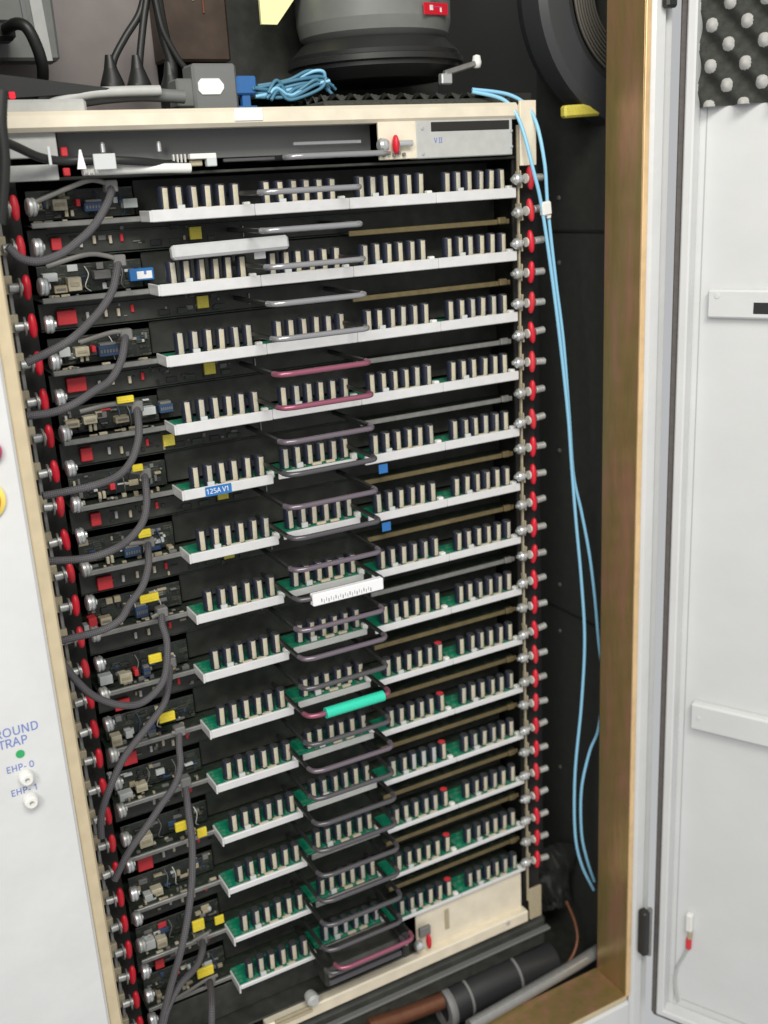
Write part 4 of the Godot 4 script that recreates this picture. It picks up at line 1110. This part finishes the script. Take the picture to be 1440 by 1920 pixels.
var HOSES := [
	[Vector3(0.1031, 0.0145, -0.0200), Vector3(0.0989, 0.0067, -0.0077), Vector3(0.0887, -0.0049, 0.0045), Vector3(0.0727, -0.0209, 0.0168), Vector3(0.0538, -0.0333, 0.0290), Vector3(0.0303, -0.0449, 0.0413), Vector3(0.0077, -0.0493, 0.0500), Vector3(-0.0080, -0.0455, 0.0500), Vector3(-0.0188, -0.0335, 0.0500)],
	[Vector3(0.1016, -0.0606, -0.0200), Vector3(0.0941, -0.0719, -0.0060), Vector3(0.0839, -0.0876, 0.0080), Vector3(0.0672, -0.1028, 0.0220), Vector3(0.0475, -0.1155, 0.0360), Vector3(0.0270, -0.1261, 0.0500), Vector3(0.0071, -0.1347, 0.0500), Vector3(-0.0180, -0.1431, 0.0500)],
	[Vector3(0.0990, -0.1375, -0.0200), Vector3(0.0931, -0.1451, -0.0060), Vector3(0.0840, -0.1594, 0.0080), Vector3(0.0668, -0.1755, 0.0220), Vector3(0.0459, -0.1818, 0.0360), Vector3(0.0217, -0.1894, 0.0500), Vector3(-0.0001, -0.1948, 0.0500), Vector3(-0.0258, -0.1947, 0.0500)],
	[Vector3(0.1013, -0.2166, -0.0200), Vector3(0.0979, -0.2257, -0.0060), Vector3(0.0922, -0.2431, 0.0080), Vector3(0.0781, -0.2633, 0.0220), Vector3(0.0574, -0.2742, 0.0360), Vector3(0.0296, -0.2758, 0.0500), Vector3(0.0055, -0.2770, 0.0500), Vector3(-0.0227, -0.2773, 0.0500)],
	[Vector3(0.1007, -0.2926, -0.0200), Vector3(0.0969, -0.2999, -0.0060), Vector3(0.0919, -0.3171, 0.0080), Vector3(0.0809, -0.3341, 0.0220), Vector3(0.0595, -0.3459, 0.0360), Vector3(0.0364, -0.3490, 0.0500), Vector3(0.0098, -0.3514, 0.0500), Vector3(-0.0276, -0.3460, 0.0500)],
	[Vector3(0.0945, -0.3723, -0.0200), Vector3(0.0904, -0.3770, -0.0060), Vector3(0.0845, -0.3907, 0.0080), Vector3(0.0717, -0.4068, 0.0220), Vector3(0.0520, -0.4182, 0.0360), Vector3(0.0364, -0.4276, 0.0500), Vector3(0.0135, -0.4347, 0.0500), Vector3(-0.0297, -0.4350, 0.0500)],
	[Vector3(0.1001, -0.4607, -0.0200), Vector3(0.0963, -0.4693, -0.0091), Vector3(0.0965, -0.4876, 0.0018), Vector3(0.0891, -0.5151, 0.0127), Vector3(0.0764, -0.5299, 0.0236), Vector3(0.0516, -0.5381, 0.0344), Vector3(0.0256, -0.5287, 0.0453), Vector3(-0.0006, -0.5090, 0.0500), Vector3(-0.0165, -0.4871, 0.0500), Vector3(-0.0303, -0.4582, 0.0500)],
	[Vector3(0.1020, -0.5263, -0.0200), Vector3(0.0953, -0.5396, -0.0060), Vector3(0.0819, -0.5609, 0.0080), Vector3(0.0539, -0.5784, 0.0220), Vector3(0.0227, -0.5978, 0.0360), Vector3(-0.0013, -0.6233, 0.0500), Vector3(-0.0143, -0.6530, 0.0500), Vector3(-0.0178, -0.6794, 0.0500)],
	[Vector3(0.1031, -0.6180, -0.0200), Vector3(0.0973, -0.6290, -0.0060), Vector3(0.0919, -0.6472, 0.0080), Vector3(0.0784, -0.6613, 0.0220), Vector3(0.0550, -0.6742, 0.0360), Vector3(0.0322, -0.6864, 0.0500), Vector3(0.0086, -0.7108, 0.0500), Vector3(-0.0106, -0.7391, 0.0500)],
	[Vector3(0.1025, -0.6882, -0.0200), Vector3(0.0984, -0.7185, -0.0060), Vector3(0.0944, -0.7546, 0.0080), Vector3(0.0852, -0.7938, 0.0220), Vector3(0.0716, -0.8300, 0.0360), Vector3(0.0542, -0.8647, 0.0500), Vector3(0.0353, -0.9110, 0.0500), Vector3(0.0154, -0.9654, 0.0500)],
	[Vector3(0.0982, -0.9200, -0.0200), Vector3(0.0929, -0.9186, -0.0004), Vector3(0.0763, -0.9238, 0.0192), Vector3(0.0490, -0.9237, 0.0388), Vector3(0.0260, -0.9441, 0.0500), Vector3(0.0126, -0.9884, 0.0500)],
	[Vector3(0.1019, -0.9863, -0.0200), Vector3(0.0935, -0.9760, 0.0127), Vector3(0.0823, -0.9783, 0.0453), Vector3(0.0746, -1.0208, 0.0500)]]
var STRAPS := [
	[Vector3(0.0221, 0.0032, -0.0180), Vector3(0.0610, 0.0166, -0.0180), Vector3(0.0861, 0.0226, -0.0180), Vector3(0.1081, 0.0143, -0.0180)],
	[Vector3(0.0271, -0.0587, -0.0180), Vector3(0.0678, -0.0502, -0.0180), Vector3(0.0897, -0.0530, -0.0180), Vector3(0.1084, -0.0610, -0.0180)],
	[Vector3(0.0500, -0.1385, -0.0180), Vector3(0.0790, -0.1328, -0.0180), Vector3(0.0934, -0.1322, -0.0180), Vector3(0.1055, -0.1369, -0.0180)],
	[Vector3(0.0398, -0.2113, -0.0180), Vector3(0.0688, -0.2086, -0.0180), Vector3(0.0862, -0.2094, -0.0180), Vector3(0.1058, -0.2140, -0.0180)],
	[Vector3(0.0859, -0.2857, -0.0180), Vector3(0.0952, -0.2886, -0.0180), Vector3(0.1046, -0.2916, -0.0180)],
	[Vector3(0.0728, -0.3683, -0.0180), Vector3(0.0868, -0.3694, -0.0180), Vector3(0.1042, -0.3699, -0.0180)],
	[Vector3(0.0878, -0.4622, -0.0180), Vector3(0.0998, -0.4585, -0.0180)],
	[],
	[Vector3(0.0934, -0.6154, -0.0180), Vector3(0.1054, -0.6156, -0.0180)],
	[Vector3(0.0935, -0.6893, -0.0180), Vector3(0.1085, -0.6832, -0.0180)],
	[Vector3(0.0864, -0.9158, -0.0180), Vector3(0.1086, -0.9115, -0.0180)],
	[Vector3(0.0327, -0.9957, -0.0180), Vector3(0.0695, -0.9881, -0.0180), Vector3(0.0958, -0.9818, -0.0180), Vector3(0.1129, -0.9813, -0.0180)]]
var TAGS := [
	[],
	[],
	[],
	[Vector3(0.0882, -0.2040, -0.0120), 0.0184, 0.0075],
	[Vector3(0.0920, -0.2813, -0.0120), 0.0118, 0.0078],
	[Vector3(0.0903, -0.3576, -0.0120), 0.0144, 0.0093],
	[Vector3(0.0862, -0.4351, -0.0120), 0.0219, 0.0096],
	[Vector3(0.0839, -0.5105, -0.0120), 0.0155, 0.0106],
	[Vector3(0.0887, -0.5888, -0.0120), 0.0197, 0.0117],
	[Vector3(0.0883, -0.7402, -0.0120), 0.0145, 0.0125],
	[Vector3(0.0944, -0.8895, -0.0120), 0.0157, 0.0157],
	[Vector3(0.0957, -0.9628, -0.0120), 0.0222, 0.0137]]
var RED := [[0.0433, -0.0017, 0.0108, 0.0127], [0.0461, -0.0022, 0.0209, 0.0155], [0.0431, 0.0010, 0.0213, 0.0160], [0.0419, -0.0018, 0.0131, 0.0154], [0.0361, -0.0021, 0.0116, 0.0153], [0.0388, -0.0038, 0.0178, 0.0159], [], [0.0378, -0.0092, 0.0185, 0.0136], [0.0433, -0.0065, 0.0170, 0.0176], [], [0.0408, -0.0061, 0.0195, 0.0195], [], [0.0391, -0.0095, 0.0121, 0.0144]]
var LEFT := [
	[["cream", 0.0554, 0.0167, 0.0151, 0.0116], ["pin", 0.0618, 0.0078, 0.0038, 0.0074], ["pin", 0.0678, 0.0074, 0.0033, 0.0064], ["red", 0.0743, 0.0178, 0.0044, 0.0074], ["blue", 0.0908, 0.0126, 0.0212, 0.0091], ["white", 0.1293, 0.0142, 0.0155, 0.0098]],
	[["tan", 0.0442, 0.0073, 0.0137, 0.0077], ["cream", 0.0593, 0.0114, 0.0144, 0.0143], ["grey", 0.0899, 0.0188, 0.0182, 0.0089], ["white", 0.0350, 0.0202, 0.0152, 0.0087], ["label", 0.1332, 0.0150, 0.0271, 0.0130]],
	[["white", 0.0386, 0.0174, 0.0122, 0.0101], ["cream", 0.0572, 0.0157, 0.0152, 0.0102], ["pin", 0.0566, 0.0077, 0.0034, 0.0068], ["pin", 0.0625, 0.0081, 0.0034, 0.0069], ["red", 0.0701, 0.0170, 0.0046, 0.0068], ["blue", 0.0859, 0.0134, 0.0220, 0.0115]],
	[["tan", 0.0360, 0.0147, 0.0153, 0.0082], ["cream", 0.0555, 0.0165, 0.0150, 0.0088], ["pin", 0.0553, 0.0069, 0.0035, 0.0083], ["pin", 0.0607, 0.0073, 0.0035, 0.0083], ["tan", 0.0906, 0.0117, 0.0154, 0.0072], ["white", 0.1218, 0.0168, 0.0158, 0.0090], ["blue", 0.1423, 0.0168, 0.0160, 0.0097]],
	[["pin", 0.0553, 0.0040, 0.0035, 0.0086], ["pin", 0.0602, 0.0044, 0.0035, 0.0086], ["red", 0.0699, 0.0132, 0.0059, 0.0074]],
	[["blue", 0.0828, 0.0075, 0.0196, 0.0102], ["pin", 0.0541, 0.0027, 0.0036, 0.0089], ["pin", 0.0591, 0.0029, 0.0036, 0.0089], ["tan", 0.1283, 0.0022, 0.0064, 0.0052]],
	[["red", 0.0262, 0.0092, 0.0095, 0.0117], ["white", 0.0181, 0.0046, 0.0059, 0.0065], ["tan", 0.0414, 0.0073, 0.0133, 0.0085], ["pin", 0.0542, -0.0007, 0.0037, 0.0092], ["pin", 0.0593, -0.0006, 0.0037, 0.0092], ["blue", 0.0841, 0.0080, 0.0150, 0.0132]],
	[["white", 0.0316, 0.0098, 0.0153, 0.0114], ["cream", 0.0548, 0.0060, 0.0149, 0.0122], ["pin", 0.0542, -0.0037, 0.0037, 0.0095], ["pin", 0.0600, -0.0033, 0.0038, 0.0096], ["red", 0.0681, 0.0092, 0.0050, 0.0082], ["blue", 0.0808, 0.0056, 0.0089, 0.0110]],
	[["cream", 0.0336, 0.0041, 0.0125, 0.0139], ["pin", 0.0601, -0.0045, 0.0038, 0.0099], ["white", 0.0491, 0.0078, 0.0082, 0.0091], ["blue", 0.0764, 0.0035, 0.0116, 0.0127]],
	[["white", 0.0351, 0.0011, 0.0165, 0.0123], ["cream", 0.0554, 0.0075, 0.0142, 0.0101], ["pin", 0.0563, -0.0065, 0.0039, 0.0102], ["pin", 0.0616, -0.0076, 0.0039, 0.0102], ["white", 0.0205, 0.0302, 0.0062, 0.0127]],
	[["cream", 0.0514, 0.0080, 0.0170, 0.0164], ["pin", 0.0567, -0.0050, 0.0040, 0.0105], ["pin", 0.0621, -0.0055, 0.0040, 0.0105]],
	[["white", 0.0466, 0.0007, 0.0146, 0.0123], ["cream", 0.0563, 0.0056, 0.0147, 0.0108], ["pin", 0.0582, -0.0075, 0.0040, 0.0109]],
	[["white", 0.0374, 0.0083, 0.0147, 0.0134], ["cream", 0.0533, 0.0044, 0.0136, 0.0135], ["pin", 0.0586, -0.0055, 0.0034, 0.0104]],
	[["pin", 0.0625, -0.0078, 0.0042, 0.0116], ["pin", 0.0691, -0.0076, 0.0042, 0.0116], ["tan", 0.0399, -0.0012, 0.0068, 0.0115]]]
var FIBRES := [[Vector3(0.5512, 0.1024, -0.0200), Vector3(0.5881, 0.0912, -0.0067), Vector3(0.6016, 0.0646, 0.0067), Vector3(0.6109, 0.0086, 0.0200), Vector3(0.6233, -0.0358, 0.0200), Vector3(0.6384, -0.1212, 0.0200), Vector3(0.6509, -0.2036, 0.0200), Vector3(0.6639, -0.3043, 0.0200), Vector3(0.6703, -0.3790, 0.0200), Vector3(0.6778, -0.4567, 0.0200), Vector3(0.6875, -0.5459, 0.0200), Vector3(0.6938, -0.6380, 0.0200), Vector3(0.6885, -0.7392, 0.0200), Vector3(0.6770, -0.8513, 0.0200), Vector3(0.6773, -0.9534, 0.0200), Vector3(0.6899, -1.0157, 0.0200), Vector3(0.7146, -1.0730, 0.0200)], [Vector3(0.5533, 0.1050, -0.0230), Vector3(0.6021, 0.0961, -0.0097), Vector3(0.6238, 0.0717, 0.0037), Vector3(0.6294, 0.0203, 0.0170), Vector3(0.6346, -0.0365, 0.0170), Vector3(0.6458, -0.1220, 0.0170), Vector3(0.6584, -0.2048, 0.0170), Vector3(0.6681, -0.3055, 0.0170), Vector3(0.6754, -0.3881, 0.0170), Vector3(0.6894, -0.4443, 0.0170), Vector3(0.7040, -0.5104, 0.0170), Vector3(0.7143, -0.5778, 0.0170), Vector3(0.7219, -0.6466, 0.0170), Vector3(0.7307, -0.7181, 0.0170), Vector3(0.7235, -0.7912, 0.0170), Vector3(0.7066, -0.8264, 0.0170), Vector3(0.6917, -0.8855, 0.0170), Vector3(0.6921, -0.9607, 0.0170), Vector3(0.7028, -1.0130, 0.0170), Vector3(0.7180, -1.0604, 0.0170)]]
